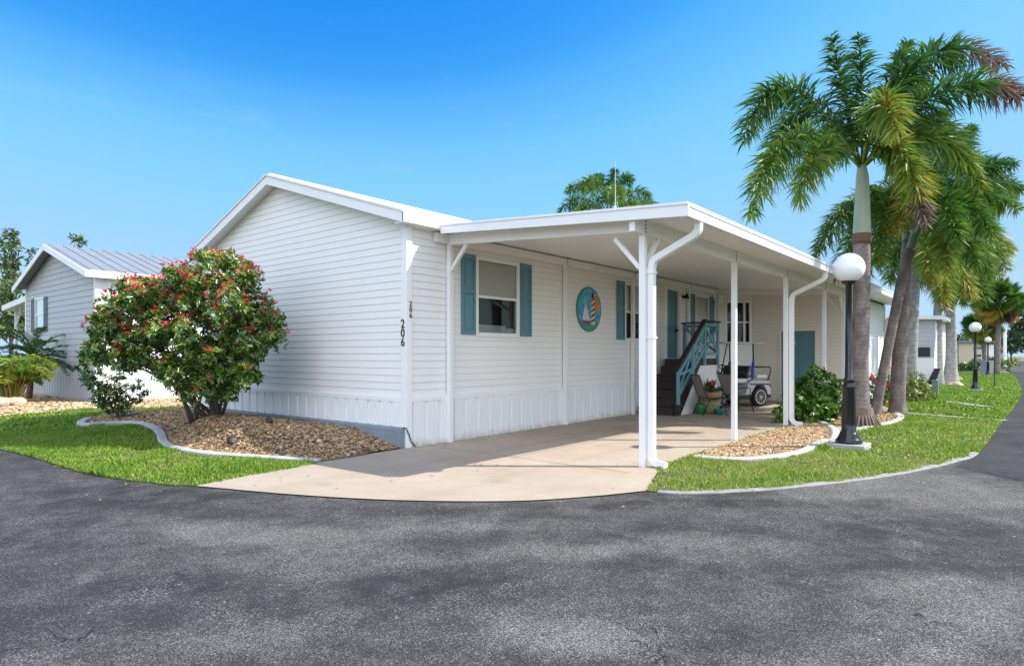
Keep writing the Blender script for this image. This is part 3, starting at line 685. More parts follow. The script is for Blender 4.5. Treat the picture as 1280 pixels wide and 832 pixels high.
# ================================================================== porch stairs
st = thing('porch_stairs', 'dark porch stairs with light teal cross-braced railings rising to the front door', 'stairs', (7.4, -0.05, 0))
n_r, rise, SX0, YW0, YW1, PZ = 7, 1.37/7, 7.42, -0.115, -1.06, 1.37
run = 0.245
for k in range(n_r - 1):
    mb = MB(); x = SX0 + k*run; z = (k+1)*rise
    mb.box(x+0.02, YW1+0.03, z-rise+0.004, x+0.045, YW0, z-0.036)          # riser
    mb.box(x-0.01, YW1, z-0.036, x+run+0.03, YW0, z)                        # tread
    mb.build('step', M['darkwood'], st, bevel=0.004)
PX0, PX1 = SX0 + 6*run, 10.02
mb = MB()
for k in range(9):
    y = YW1 + k*(YW0-YW1)/9; mb.box(PX0, y+0.004, PZ-0.036, PX1, y + (YW0-YW1)/9 - 0.004, PZ)
mb.box(PX0-0.003, YW1-0.03, PZ-0.17, PX1+0.03, YW1-0.002, PZ+0.004); mb.box(PX1+0.002, YW1-0.002, PZ-0.17, PX1+0.03, YW0, PZ+0.004); mb.box(PX0, YW1+0.03, PZ-rise, PX0+0.02, YW0, PZ-0.038)
mb.build('platform', M['darkwood'], st, bevel=0.003)
mb = MB()
mb.prism([(SX0+0.42, 0.0), (PX1, 0.0), (PX1, PZ-0.17), (PX0-0.02, PZ-0.17), (SX0+0.30, 0.0)], 0.0, 0.02, lambda p, q, a: (p, YW1-0.001-a, q))
mb.build('side_panel', M['trim'], st)
mb = MB(); mb.prism([(SX0+0.02, 0.0), (SX0+0.30, 0.0), (PX0+0.02, PZ-0.171), (PX0-0.004, PZ-0.01), (SX0-0.01, rise-0.04)], 0.0, 0.035, lambda p, q, a: (p, YW1-0.001-a, q))
mb.build('stringer', M['darkwood'], st, bevel=0.003)
YR = YW1-0.07
rl = MB()
def railpost(mb, x, z0, z1): mb.box(x-0.045, YR-0.03, z0, x+0.045, YR+0.03, z1)
railpost(rl, 7.52, 0.28, 1.16); railpost(rl, 8.36, 0.85, 1.74); railpost(rl, 9.10, 1.20, 2.33); railpost(rl, 9.98, 1.22, 2.33)
rl.bar((7.57, YR, 0.52), (8.31, YR, 1.08), 0.035, 0.09); rl.bar((8.41, YR, 1.14), (9.05, YR, 1.62), 0.035, 0.09)
rl.bar((7.57, YR, 1.04), (8.31, YR, 1.60), 0.035, 0.09); rl.bar((8.41, YR, 1.66), (9.05, YR, 2.18), 0.035, 0.09)
rl.bar((7.57, YR+0.004, 0.60), (8.31, YR+0.004, 1.54), 0.03, 0.07); rl.bar((7.57, YR-0.004, 1.00), (8.31, YR-0.004, 1.12), 0.03, 0.07)
rl.bar((8.41, YR+0.004, 1.22), (9.05, YR+0.004, 2.12), 0.03, 0.07); rl.bar((8.41, YR-0.004, 1.62), (9.05, YR-0.004, 1.70), 0.03, 0.07)
rl.box(9.146, YR-0.018, 1.46, 9.934, YR+0.018, 1.54); rl.box(9.146, YR-0.018, 2.22, 9.934, YR+0.018, 2.30)
rl.bar((9.15, YR+0.006, 1.56), (9.93, YR+0.006, 2.20), 0.03, 0.07); rl.bar((9.15, YR-0.006, 2.20), (9.93, YR-0.006, 1.56), 0.03, 0.07)
rl.build('railing', M['teal_light'], st, bevel=0.004)
cap = MB(); cap.bar((7.38, YR, 1.10), (9.12, YR, 2.38), 0.12, 0.045); cap.box(9.08, YR-0.06, 2.332, 10.06, YR+0.06, 2.375); cap.box(9.95, YR+0.062, 2.332, 10.06, YW0+0.02, 2.374)
cap.build('handrail', M['darkwood'], st, bevel=0.005)
er = MB(); er.box(9.96, YW0-0.09, 1.375, 10.03, YW0-0.02, 2.33)
er.box(9.975, YR+0.04, 1.46, 10.012, YW0-0.092, 1.54); er.box(9.975, YR+0.04, 2.22, 10.012, YW0-0.092, 2.30)
er.bar((9.99, YR+0.05, 1.56), (9.99, YW0-0.1, 2.20), 0.03, 0.07); er.bar((9.998, YR+0.05, 2.20), (9.998, YW0-0.1, 1.56), 0.03, 0.07)
er.build('end_railing', M['teal_light'], st, bevel=0.004)

# ================================================================== street lamps
def street_lamp(loc, label, scale=1.0):
    t = thing('street_lamp', label, 'street lamp', (0, 0, 0), 'globe lamps along the lawn')
    mb = MB(); mb.box(-0.27, -0.27, -0.02, 0.27, 0.27, 0.085); mb.build('concrete_pad', M['concrete'], t, bevel=0.012)
    mb = MB(); mb.lathe((0, 0, 0.086), [(0.195, 0), (0.195, 0.045), (0.17, 0.07), (0.145, 0.12), (0.125, 0.17), (0.105, 0.185), (0.108, 0.30), (0.088, 0.86), (0.098, 0.88), (0.098, 0.91), (0.074, 0.93), (0.074, 0.97), (0.088, 0.985), (0.088, 1.01), (0.058, 1.03), (0.045, 2.50), (0.060, 2.52), (0.105, 2.545), (0.115, 2.57), (0.10, 2.575)], 32)
    o = mb.build('lamp_post', M['black'], t, smooth=True)
    mb = MB(); mb.lathe((0, 0, 2.86), [(max(0.001, 0.234*math.sin(PI*k/24)), -0.234*math.cos(PI*k/24)) for k in range(2, 25)], 36); mb.build('globe', M['globe'], t, smooth=True)
    t.location = loc; t.scale = (scale,)*3
    return t
street_lamp(gp(1061, 560), 'black street lamp with white globe on a concrete pad, nearest the driveway')
l2 = street_lamp(gp(1219, 488), 'black street lamp standing on the lawn beyond the green pedestal', 0.90)
l3 = street_lamp(gp(1235, 469), 'smallest and farthest black globe lamp beside the grey cabinet', 0.86)
# ================================================================== golf cart (local frame: x forward, y left, rear axle at the origin)
def golf_cart():
    t = thing('golf_cart', 'white golf cart with black roof posts parked beside the porch stairs', 'golf cart')
    HW = 0.56
    body = MB()
    side = [(-0.42, 0.34), (-0.30, 0.34), (-0.28, 0.46), (-0.16, 0.60), (0.0, 0.64), (0.16, 0.60), (0.30, 0.42), (0.36, 0.30), (1.12, 0.30), (1.25, 0.46), (1.42, 0.58), (1.62, 0.56), (1.75, 0.44), (1.80, 0.62), (1.74, 0.82), (1.50, 0.95), (1.36, 0.96), (1.22, 0.60), (1.14, 0.38), (0.52, 0.38), (0.44, 0.66), (0.30, 0.74), (-0.36, 0.72), (-0.44, 0.62)]
    body.prism(side, -HW, HW, lambda p, q, a: (p, a, q))
    b = body.build('body', M['cartwhite'], t, bevel=0.015)
    mb = MB()
    for s in (-1, 1): mb.prism([(-0.42, 0.60), (0.40, 0.62), (0.36, 0.66), (-0.42, 0.645)], HW+0.001, HW+0.006, lambda p, q, a: (p, a*s, q))
    mb.build('stripe', M['navy'], b)
    mb = MB(); mb.box(-0.40, -0.50, 0.20, 1.70, 0.50, 0.295); mb.box(-0.50, -0.50, 0.24, -0.40, 0.50, 0.36); mb.build('chassis', M['blackplastic'], t, bevel=0.01)
    for x, yy in ((0, -1), (0, 1), (1.52, -1), (1.52, 1)):
        y = yy*0.50
        mb = MB(); mb.tube([(x, y-0.09, 0.275), (x, y-0.075, 0.275), (x, y+0.075, 0.275), (x, y+0.09, 0.275)], [0.245, 0.275, 0.275, 0.245], 28)
        w = mb.build('wheel', M['rubber'], t, smooth=False, bevel=0.01)
        mb = MB(); yo = y + yy*0.086
        for k in range(10):
            a = 2*PI*k/10 + 0.1; mb.bar((x+0.03*math.cos(a), yo+yy*0.012, 0.275+0.03*math.sin(a)), (x+0.17*math.cos(a+0.15), yo+yy*0.012, 0.275+0.17*math.sin(a+0.15)), 0.012, 0.028, up=(0, 1, 0))
        mb.tube([(x, yo+yy*0.004, 0.275), (x, yo+yy*0.022, 0.275)], 0.045, 16)
        n = 30
        for k in range(n):
            a0, a1 = 2*PI*k/n, 2*PI*(k+1)/n
            mb.add([(x+r*math.cos(a), yo+yy*d, 0.275+r*math.sin(a)) for a in (a0, a1) for r, d in ((0.165, 0.006), (0.175, 0.022), (0.198, 0.022), (0.21, 0.004))], [(0, 1, 5, 4), (1, 2, 6, 5), (2, 3, 7, 6)])
        mb.build('rim', M['wheelmetal'], w)
        mb = MB(); mb.tube([(x, yo, 0.275), (x, yo+yy*0.003, 0.275)], 0.18, 24); mb.build('hub_disc', M['blackplastic'], w)
    mb = MB(); mb.box(0.42, -0.50, 0.68, 0.94, 0.50, 0.80); mb.build('seat', M['vinyl'], t, bevel=0.03)
    mb = MB(); mb.hexa([(0.36, -0.48, 0.80), (0.46, -0.48, 0.80), (0.46, 0.48, 0.80), (0.36, 0.48, 0.80), (0.26, -0.48, 1.16), (0.34, -0.48, 1.16), (0.34, 0.48, 1.16), (0.26, 0.48, 1.16)]); mb.build('backrest', M['blackplastic'], t, bevel=0.02)
    mb = MB(); mb.box(-0.38, -0.48, 0.80, 0.02, 0.48, 0.90); mb.build('rear_seat', M['vinyl'], t, bevel=0.03)
    mb = MB()
    for yy in (-0.28, 0.0, 0.28): mb.box(0.14, yy-0.12, 0.95, 0.24, yy+0.12, 1.15)
    mb.build('rear_backrest', M['vinyl'], t, bevel=0.03)
    mb = MB()
    for s in (-1, 1):
        mb.tube([(0.20, s*0.46, 0.74), (0.14, s*0.46, 1.3), (0.16, s*0.46, 1.79)], 0.018, 8); mb.tube([(1.34, s*0.46, 0.95), (1.12, s*0.46, 1.79)], 0.016, 8)
        mb.tube([(-0.40, s*0.46, 0.70), (-0.52, s*0.46, 0.98), (-0.50, s*0.46, 1.12), (0.1, s*0.46, 1.12)], 0.016, 8)
        mb.tube([(0.95, s*0.5, 0.78), (0.80, s*0.5, 0.98), (0.55, s*0.5, 0.98), (0.44, s*0.5, 0.84)], 0.016, 8)
    mb.tube([(-0.52, -0.46, 1.12), (-0.52, 0.46, 1.12)], 0.016, 8)
    mb.build('roof_frame', M['blackplastic'], t, smooth=True)
    mb = MB()
    for s in (-1, 1): mb.tube([(0.185, s*0.46, 0.86), (0.150, s*0.46, 1.26)], 0.042, 12)
    mb.build('blue_sleeve', M['blue'], t, smooth=True)
    mb = MB(); mb.box(-0.25, -0.53, 1.79, 1.30, 0.53, 1.835); mb.build('roof', M['cartwhite'], t, bevel=0.02)
    mb = MB(); mb.box(-0.50, -0.5, 0.36, -0.42, 0.5, 0.44); mb.build('bumper', M['blackplastic'], t, bevel=0.02)
    for s in (-1, 1):
        mb = MB(); mb.box(-0.452, s*0.46-0.07, 0.52, -0.43, s*0.46+0.07, 0.60); mb.box(-0.44, s*0.545, 0.53, -0.36, s*0.5605, 0.60); mb.build('tail_light', M['redlens'], t, bevel=0.006)
        mb = MB(); mb.tube([(1.76, s*0.36, 0.70), (1.80, s*0.36, 0.70)], 0.055, 14); mb.build('headlight', M['vinyl'], t)
    mb = MB(); n = 20
    c = Vector((1.02, 0.24, 1.10)); ax = Vector((-0.55, 0, 0.83)).normalized(); e1 = Vector((0, 1, 0)); e2 = ax.cross(e1)
    mb.tube([c + (e1*math.cos(2*PI*k/n) + e2*math.sin(2*PI*k/n))*0.17 for k in range(n+1)], 0.014, 6, False)
    for k in range(3):
        a = 2*PI*k/3+0.5; mb.tube([c, c + (e1*math.cos(a)+e2*math.sin(a))*0.17], 0.01, 6)
    mb.tube([c, (1.38, 0.24, 0.72)], 0.02, 8)
    mb.build('steering_wheel', M['blackplastic'], t, smooth=True)
    mb = MB(); mb.box(1.30, -0.45, 0.85, 1.40, 0.45, 0.98); mb.build('dashboard', M['blackplastic'], t, bevel=0.02)
    return t
cart = golf_cart()
cart_fw = Vector((-0.90, 0.436, 0)); rw = Vector((11.75, -1.62, 0)); yl = Vector((-cart_fw.y, cart_fw.x, 0))
# near rear wheel (cart's left side, y=+0.5 faces -Y) goes on the spot seen in the photograph
cart.location = rw - yl*0.5
cart.rotation_euler = (0, 0, math.atan2(cart_fw.y, cart_fw.x))

# ================================================================== patio chairs
def patio_chair(label):
    t = thing('patio_chair', label, 'chair', (0, 0, 0), 'sling chairs by the porch stairs')
    s = 0.011
    for yy in (-0.27, 0.27):
        mb = MB(); mb.tube([(0.30, yy, 0.0), (0.18, yy, 0.42), (0.20, yy, 0.60), (0.14, yy, 0.635), (-0.20, yy, 0.62)], s, 8); mb.build('front_leg', M['darkmetal'], t, smooth=True)
        mb = MB(); mb.tube([(-0.32, yy, 0.0), (-0.12, yy, 0.42), (0.16, yy, 0.43)], s, 8); mb.build('rear_leg', M['darkmetal'], t, smooth=True)
    mb = MB()
    for yy in (-0.245, 0.245): mb.tube([(0.26, yy, 0.44), (0.0, yy, 0.40), (-0.18, yy, 0.42), (-0.26, yy, 0.60), (-0.40, yy, 0.98)], 0.013, 8)
    mb.tube([(0.26, -0.245, 0.44), (0.26, 0.245, 0.44)], 0.013, 8); mb.tube([(-0.40, -0.245, 0.98), (-0.40, 0.245, 0.98)], 0.013, 8)
    mb.build('sling_frame', M['darkmetal'], t, smooth=True)
    pr = [(0.25, 0.445), (0.0, 0.41), (-0.15, 0.425), (-0.21, 0.48), (-0.27, 0.62), (-0.39, 0.96)]
    mb = MB(); base = [(p, -0.235, q) for p, q in pr] + [(p, 0.235, q) for p, q in pr]; n = len(pr)
    mb.add(base + [(p+0.004, y, q+0.006) for p, y, q in base], [(i, i+1, n+i+1, n+i) for i in range(n-1)] + [(2*n+i, 2*n+n+i, 2*n+n+i+1, 2*n+i+1) for i in range(n-1)])
    mb.build('sling', M['sling'], t, fix=False)
    return t
ch = patio_chair('taupe sling patio chair in front of the white stair panel'); ch.location = (8.25, -1.62, 0.012); ch.rotation_euler = (0, 0, math.radians(-42))
ch2 = copy_tree(ch); ch2['label'] = 'taupe sling patio chair between the potted plant and the golf cart'; ch2.location = (9.42, -1.85, 0.012); ch2.rotation_euler = (0, 0, math.radians(-30))

# ================================================================== pots beside the stairs
pp = (8.72, -1.42, 0.012)
bk = thing('planter', 'olive glazed planter topped by a tan wicker basket rim', 'planter', pp)
mb = MB(); mb.lathe(pp, [(0.14, 0.0), (0.20, 0.08), (0.245, 0.22), (0.25, 0.33)], 28); mb.build('pot', M['olive'], bk, smooth=True)
mb = MB(); mb.lathe(pp, [(0.255, 0.33), (0.275, 0.36), (0.285, 0.52), (0.27, 0.535), (0.255, 0.50), (0.02, 0.49)], 28); mb.build('basket', M['wicker'], bk, smooth=False)
tp = thing('small_pot', 'low teal glazed pot under the olive planter edge', 'pot', (8.60, -1.72, 0.012))
mb = MB(); mb.lathe((8.60, -1.72, 0.012), [(0.09, 0), (0.12, 0.10), (0.125, 0.13), (0.105, 0.13), (0.09, 0.10)], 22); mb.build('bowl', M['tealpot'], tp, smooth=True)
mb = MB(); mb.lathe((8.60, -1.72, 0.012), [(0.10, 0.09), (0.01, 0.105)], 16); mb.build('soil', M['root'], tp)
wc = thing('watering_can', 'bright green watering can on the concrete by the stair panel', 'watering can', (8.40, -1.30, 0.012)); q = Vector((8.40, -1.30, 0.012))
mb = MB(); mb.lathe(q, [(0.105, 0), (0.105, 0.22), (0.085, 0.26), (0.06, 0.265)], 22); mb.build('can', M['green'], wc, smooth=True)
mb = MB(); mb.tube([q + Vector((0, 0, 0.26)), q + Vector((-0.03, 0, 0.36)), q + Vector((-0.10, 0, 0.36)), q + Vector((-0.11, 0, 0.12))], 0.012, 8); mb.build('handle', M['green'], wc, smooth=True)
mb = MB(); mb.tube([q + Vector((0.10, 0, 0.06)), q + Vector((0.20, 0, 0.20)), q + Vector((0.26, 0, 0.30))], [0.03, 0.02, 0.016], 8); mb.build('spout', M['green'], wc, smooth=True)

# ================================================================== neighbouring buildings
nb = thing('neighbor_house', 'grey sided house with pale standing-seam metal roof behind the flowering shrub', 'house', (0.2, 14.6, 0))
NX, NY0, NY1 = 0.2, 14.59, 22.2; NR, NRZ, NE = 18.5, 5.22, 4.02
def gb2(z):
    if z <= 3.98: return (NY0, NY1)
    a = NY0 + (z-3.98)/0.315; b = NY1 - (z-3.98)/0.325
    return (a, b) if a < b else None
fr_n = Frame((NX, 0, 0), (0, 1, 0), (-1, 0, 0)); WN = (19.85, 20.9, 2.35, 3.5)
mb = MB(); siding(mb, (NX, 0, 0), (0, 1, 0), (-1, 0, 0), 0.85, 5.15, gb2, [WN], course=0.19, out=0.022); mb.build('gable_wall', M['siding_grey'], nb)
mb = MB(); siding(mb, (0, NY0, 0), (1, 0, 0), (0, -1, 0), 0.85, 4.0, lambda z: (NX, 15.0), course=0.19, out=0.022); mb.build('side_wall', M['siding_plain'], nb)
mb = MB(); corrugated(mb, (NX, 0, 0), (0, 1, 0), (-1, 0, 0), NY0, NY1, lambda a: 0, 0.85, 0.30); mb.build('gable_skirting', M['siding_grey'], nb)
mb = MB(); corrugated(mb, (0, NY0, 0), (1, 0, 0), (0, -1, 0), NX, 15.0, lambda a: 0, 0.85, 0.30); mb.build('side_skirting', M['skirt'], nb)
mb = MB(); mb.box(NX-0.03, NY0-0.03, 0, NX+0.12, NY0, 4.0); mb.box(NX-0.03, NY0, 0, NX, NY0+0.12, 4.0); mb.box(NX-0.03, NY1-0.12, 0, NX, NY1, 4.0); mb.build('corner_trim', M['trim'], nb)
mb = MB(); y0, y1, x0, x1 = NY0-0.28, NY1+0.28, NX-0.35, 15.2
mb.hexa([(x0, y0, 3.98), (x1, y0, 3.98), (x1, NR, NRZ), (x0, NR, NRZ), (x0, y0, 4.03), (x1, y0, 4.03), (x1, NR, NRZ+0.05), (x0, NR, NRZ+0.05)])
mb.hexa([(x0, y1, 3.98), (x1, y1, 3.98), (x1, NR, NRZ), (x0, NR, NRZ), (x0, y1, 4.03), (x1, y1, 4.03), (x1, NR, NRZ+0.05), (x0, NR, NRZ+0.05)])
for k in range(38):
    mb.bar((x0+0.15+k*0.41, y0, 4.038), (x0+0.15+k*0.41, NR, NRZ+0.058), 0.035, 0.028)
mb.build('roof', M['roof'], nb)
mb = MB()
for (a, za, b_, zb) in ((y0, 4.02, NR, NRZ+0.04), (y1, 4.02, NR, NRZ+0.04)):
    mb.hexa([(x0-0.03, a, za-0.20), (x0, a, za-0.20), (x0, b_, zb-0.20), (x0-0.03, b_, zb-0.20), (x0-0.03, a, za), (x0, a, za), (x0, b_, zb), (x0-0.03, b_, zb)])
mb.box(x0-0.03, y0-0.03, 3.82, x1, y0, 4.035)
mb.build('fascia', M['trim'], nb)
make_window(fr_n, *WN, nb, 0.5)
make_shutter(fr_n, 19.42, 19.80, 2.3, 3.55, nb, M['slate']); make_shutter(fr_n, 20.95, 21.33, 2.3, 3.55, nb, M['slate'])
mb = MB(); mb.add([(15, NY0, 0), (15, NY1, 0), (15, NY1, 4), (15, NR, NRZ), (15, NY0, 4)], [(0, 1, 2, 3, 4)]); mb.add([(NX, NY1, 0), (15, NY1, 0), (15, NY1, 4), (NX, NY1, 4)], [(0, 1, 2, 3)]); mb.build('rear_wall', M['siding_grey'], nb, fix=False)
nc = thing('neighbor_carport', 'white flat carport roof attached to the far side of the grey house', 'carport', (0.2, 22.5, 0))
mb = MB(); mb.hexa([(0.4, 22.5, 3.62), (13, 22.5, 3.62), (13, 26.8, 3.35), (0.4, 26.8, 3.35), (0.4, 22.5, 3.85), (13, 22.5, 3.85), (13, 26.8, 3.58), (0.4, 26.8, 3.58)]); mb.build('roof_panel', M['alu'], nc, bevel=0.01)
for x in (0.7, 4.5, 8.5):
    mb = MB(); mb.box(x, 26.0, 0, x+0.1, 26.1, 3.45); p = mb.build('post', M['alu'], nc)
    mb = MB(); mb.bar((x+0.05, 25.98, 2.7), (x+0.05, 25.2, 3.42), 0.06, 0.06); mb.build('brace', M['alu'], p)

n2 = thing('neighbor_house', 'low grey house with white side and dark vents behind the pale palm trunks', 'house', (28, -4.2, 0))
fr2 = Frame((28, 0, 0), (0, -1, 0), (-1, 0, 0))
mb = MB(); siding(mb, (28, 0, 0), (0, -1, 0), (-1, 0, 0), 1.3, 3.1, lambda z: (-6.0, 4.2), course=0.2, out=0.02); mb.build('front_wall', M['siding_grey'], n2)
mb = MB(); fr2.box(mb, -6.0, 4.2, 0.0, 1.30, -0.1, 0.03); mb.build('lower_wall', M['siding_plain'], n2)
mb = MB(); siding(mb, (0, -4.2, 0), (1, 0, 0), (0, -1, 0), 0.0, 3.05, lambda z: (28, 33.5), course=0.2, out=0.02); mb.build('side_wall', M['siding_plain'], n2)
mb = MB(); mb.hexa([(27.6, 6.2, 3.55), (33.8, 6.2, 3.55), (33.8, -4.6, 3.05), (27.6, -4.6, 3.05), (27.6, 6.2, 3.72), (33.8, 6.2, 3.72), (33.8, -4.6, 3.22), (27.6, -4.6, 3.22)]); mb.build('roof', M['alu'], n2)
for a in (3.0, 3.55):
    mb = MB(); fr2.box(mb, a, a+0.5, 1.38, 1.80, 0.0, 0.08); v_ = mb.build('wall_vent', M['darkmetal'], n2, bevel=0.01)
make_window(Frame((28.0, 0, 0), (0, -1, 0), (-1, 0, 0)), 1.2, 2.2, 1.9, 2.8, n2, 0.6)
mb = MB(); mb.box(28.05, -4.15, 0, 33.5, 6.1, 3.0); mb.build('core', M['siding_grey'], n2)

cb = thing('community_building', 'small cream building with a teal emblem on its wall at the lawn end', 'building', (66, -3, 0))
c0 = Vector(gp(1218, 462)); e = RT
ang = math.atan2(RT.y, RT.x)
def cbx(mb, a0, a1, d0, d1, z0, z1):
    mb.hexa([tuple(c0 + RT*a + FW*d + Vector((0, 0, z - c0.z))) for z in (z0, z1) for a, d in ((a0, d0), (a1, d0), (a1, d1), (a0, d1))])
mb = MB(); cbx(mb, -1.45, 1.25, 0, 8, 0, 2.55); mb.build('wall', simple('cream_stucco', (0.60, 0.50, 0.36, 1), 0.8), cb)
mb = MB(); cbx(mb, 1.255, 1.9, 0.1, 8, 0, 2.35); mb.build('white_end_wall', M['siding_plain'], cb)
mb = MB(); cbx(mb, -1.7, 2.1, -0.3, 8.2, 2.56, 2.70); mb.build('roof', M['roof'], cb)
mb = MB(); cbx(mb, -1.75, -1.46, 0.3, 1.0, 0, 2.2); mb.build('dark_doorway', M['room'], cb)
mb = MB(); cbx(mb, 0.12, 0.62, -0.04, -0.005, 1.25, 1.42); mb.build('dark_name_plate', M['navy'], cb)
mb = MB()
for k in range(9):
    a = -0.15 + k*0.13; h = 0.10 + 0.14*abs(math.sin(k*1.7)); cbx(mb, a, a+0.09, -0.04, -0.005, 1.95, 1.95+h)
mb.build('teal_emblem', M['tealpot'], cb)
fh = thing('far_house', 'tiny white roofed house beyond the cream building at the road bend', 'house', gp(1249, 455)); c0 = Vector(gp(1249, 452))
mb = MB(); cbx(mb, -2.2, 0.8, 0, 9, 0, 2.3); mb.build('wall', M['siding_grey'], fh)
mb = MB()
mb.hexa([tuple(c0 + RT*a + FW*d + Vector((0, 0, z))) for a, d, z in ((-2.6, -0.4, 2.31), (1.2, -0.4, 2.31), (1.2, 9.2, 2.31), (-2.6, 9.2, 2.31), (-0.8, -0.2, 3.3), (-0.6, -0.2, 3.3), (-0.6, 9, 3.3), (-0.8, 9, 3.3))]); mb.build('roof', M['alu'], fh)

# ================================================================== small street furniture
g = gp(1169, 494); pd = thing('utility_pedestal', 'small green utility pedestal standing in the lawn beside the croton shrub', 'utility box', g)
mb = MB(); mb.box(g.x-0.10, g.y-0.10, 0, g.x+0.10, g.y+0.10, 0.50); mb.build('cabinet', M['utility'], pd, bevel=0.02)
mb = MB(); mb.box(g.x-0.11, g.y-0.11, 0.502, g.x+0.11, g.y+0.11, 0.55); mb.build('cap', M['utility'], pd, bevel=0.02)
g = gp(1243, 467); ub = thing('utility_cabinet', 'grey metal utility cabinet at the far end of the lawn', 'utility box', g); c0 = Vector(g)
mb = MB(); cbx(mb, -0.45, 0.45, 0, 0.8, 0, 0.90); mb.build('cabinet', M['utilgrey'], ub, bevel=0.03)
mb = MB(); cbx(mb, -0.48, 0.48, -0.03, 0.83, 0.90, 0.97); mb.build('lid', M['utilgrey'], ub, bevel=0.02)
g = gp(1243, 484); sp = thing('marker_stake', 'thin dark metal stake with a base plate on the lawn', 'stake', g)
mb = MB(); mb.tube([(g.x, g.y, 0.02), (g.x, g.y, 1.30)], 0.022, 8); mb.build('rod', M['darkmetal'], sp)
mb = MB(); mb.box(g.x-0.28, g.y-0.28, 0.0, g.x+0.28, g.y+0.28, 0.03); mb.build('base_plate', M['darkmetal'], sp)
g = gp(1256, 459); up = thing('white_pole', 'slim white pole at the road bend', 'pole', g)
mb = MB(); mb.tube([(g.x, g.y, 0), (g.x, g.y, 4.2)], 0.16, 10); mb.build('shaft', M['trim'], up)
mb = MB(); mb.box(g.x-0.35, g.y-0.35, 0, g.x+0.35, g.y+0.35, 0.12); mb.build('foot', M['concrete'], up)
# dark reclining garden chair on the lawn
g = gp(1161, 483); dc = thing('garden_chair', 'dark slatted garden chair leaning back between the croton and the palm', 'chair', g)
def dcx(mb, p, q, w, h): mb.bar(c0 + RT*p[0]*.85 + Vector((0, 0, p[1]*.85)), c0 + RT*q[0]*.85 + Vector((0, 0, q[1]*.85)), w, h, up=FW)
c0 = Vector(g)
mb = MB(); dcx(mb, (-0.55, 0.36), (0.15, 0.24), 0.05, 0.55); mb.build('seat', M['darkwood'], dc)
mb = MB(); dcx(mb, (0.12, 0.24), (0.38, 0.98), 0.05, 0.55); mb.build('backrest', M['darkwood'], dc)
for p, q in (((-0.5, 0.38), (-0.42, 0.0)), ((0.12, 0.26), (0.35, 0.0))):
    mb = MB(); dcx(mb, p, q, 0.06, 0.5); mb.build('leg', M['darkwood'], dc)

# ================================================================== ground
def sheet(name, poly, z, mat, kind='structure', zf=None):
    pts = [Vector((p[0], p[1], z if zf is None else zf(p[0], p[1]))) for p in poly]
    tri = tessellate_polygon([[Vector((p.x, p.y, 0)) for p in pts]])
    me = bpy.data.meshes.new(name); me.from_pydata([tuple(p) for p in pts], [], [tuple(t) for t in tri]); me.update()
    bm = bmesh.new(); bm.from_mesh(me)
    for f_ in bm.faces:
        if f_.normal.z < 0: f_.normal_flip()
    bm.to_mesh(me); bm.free()
    o = mesh_obj(name, me, mat); o['kind'] = kind; return o
def smooth(pts, n=6):
    """Catmull-Rom through 2D/3D points"""
    P = [Vector(p) for p in pts]; P = [P[0]*2 - P[1]] + P + [P[-1]*2 - P[-2]]; out = []
    for i in range(1, len(P)-2):
        a, b, c, d = P[i-1:i+3]
        for k in range(n):
            t = k / n
            out.append(((b*2) + (c-a)*t + (a*2 - b*5 + c*4 - d)*t*t + (b*3 - a - c*3 + d)*t*t*t) * 0.5)
    out.append(P[-2]); return out
xy = lambda L: [(p[0], p[1]) for p in L]
R_ = 420
sheet('ground', [(-R_, -R_), (R_, -R_), (R_, R_), (-R_, R_)], -0.05, M['ground'])
# kerb line of the road: in from the left, round the corner, away to the right
edge_left = [gp(-330, 530), gp(-160, 540), gp(0, 562), gp(100, 590), gp(190, 604), gp(245, 608)]
edge_drive = [gp(245, 608), gp(370, 619), gp(500, 626), gp(640, 627), gp(740, 621), gp(808, 614)]
edge_right = [gp(808, 614), gp(850, 617.5), gp(925, 615), gp(1000, 609), gp(1100, 597), gp(1165, 585), gp(1200, 576), gp(1224, 566), gp(1250, 532), gp(1268, 508), gp(1276, 495), gp(1274, 480), gp(1266, 466)]
E1, E2, E3 = smooth(edge_left), smooth(edge_drive), smooth(edge_right)
road_poly = xy(E1) + xy(E2)[1:] + xy(E3)[1:]
road_poly = [(-15, 40), (-9, 40)] + road_poly + [(95, -4.2), (140, 3.0), (220, 24), (226, 16), (150, -9), (110, -15.5), (60, -16.5), (-15, -16.5)]
spots = [(tuple(gp(1080, 606)), 2.0, 0.62, 0.35, 1.0), (tuple(gp(1190, 612)), 1.4, 0.9, 0.2, 0.8), (tuple(gp(880, 680)), 1.0, 0.45, 0.9, 0.7), (tuple(gp(700, 690)), 0.7, 0.35, 0.9, 0.7), (tuple(gp(660, 622)), 1.2, 0.22, 0.9, 0.5),
    (tuple(gp(330, 668)), 1.5, 0.45, 1.1, 0.75), (tuple(gp(560, 655)), 1.3, 0.30, 0.88, 0.6), (tuple(gp(1190, 740)), 0.9, 0.55, 0.9, 0.8), (tuple(gp(700, 800)), 0.7, 0.3, 0.9, 0.6), (tuple(gp(300, 800)), 0.8, 0.25, 0.9, 0.35),
    (tuple(gp(1150, 660)), 0.9, 0.34, 0.9, -1.0), (tuple(gp(560, 735)), 0.75, 0.35, 0.9, -0.9), (tuple(gp(860, 630)), 1.6, 0.25, 0.8, -0.9), (tuple(gp(200, 730)), 0.9, 0.3, 0.9, -0.6), (tuple(gp(150, 620)), 1.2, 0.5, 1.1, -0.6)]
M['asphalt'] = m_asphalt('worn_asphalt', (0.034, 0.0332, 0.034, 1), (0.053, 0.051, 0.050, 1), 0.9, spots)
M['asphalt2'] = m_asphalt('sealed_asphalt', (0.030, 0.030, 0.033, 1), (0.047, 0.047, 0.049, 1), 0.35)
sheet('road', road_poly, 0.0, M['asphalt'])
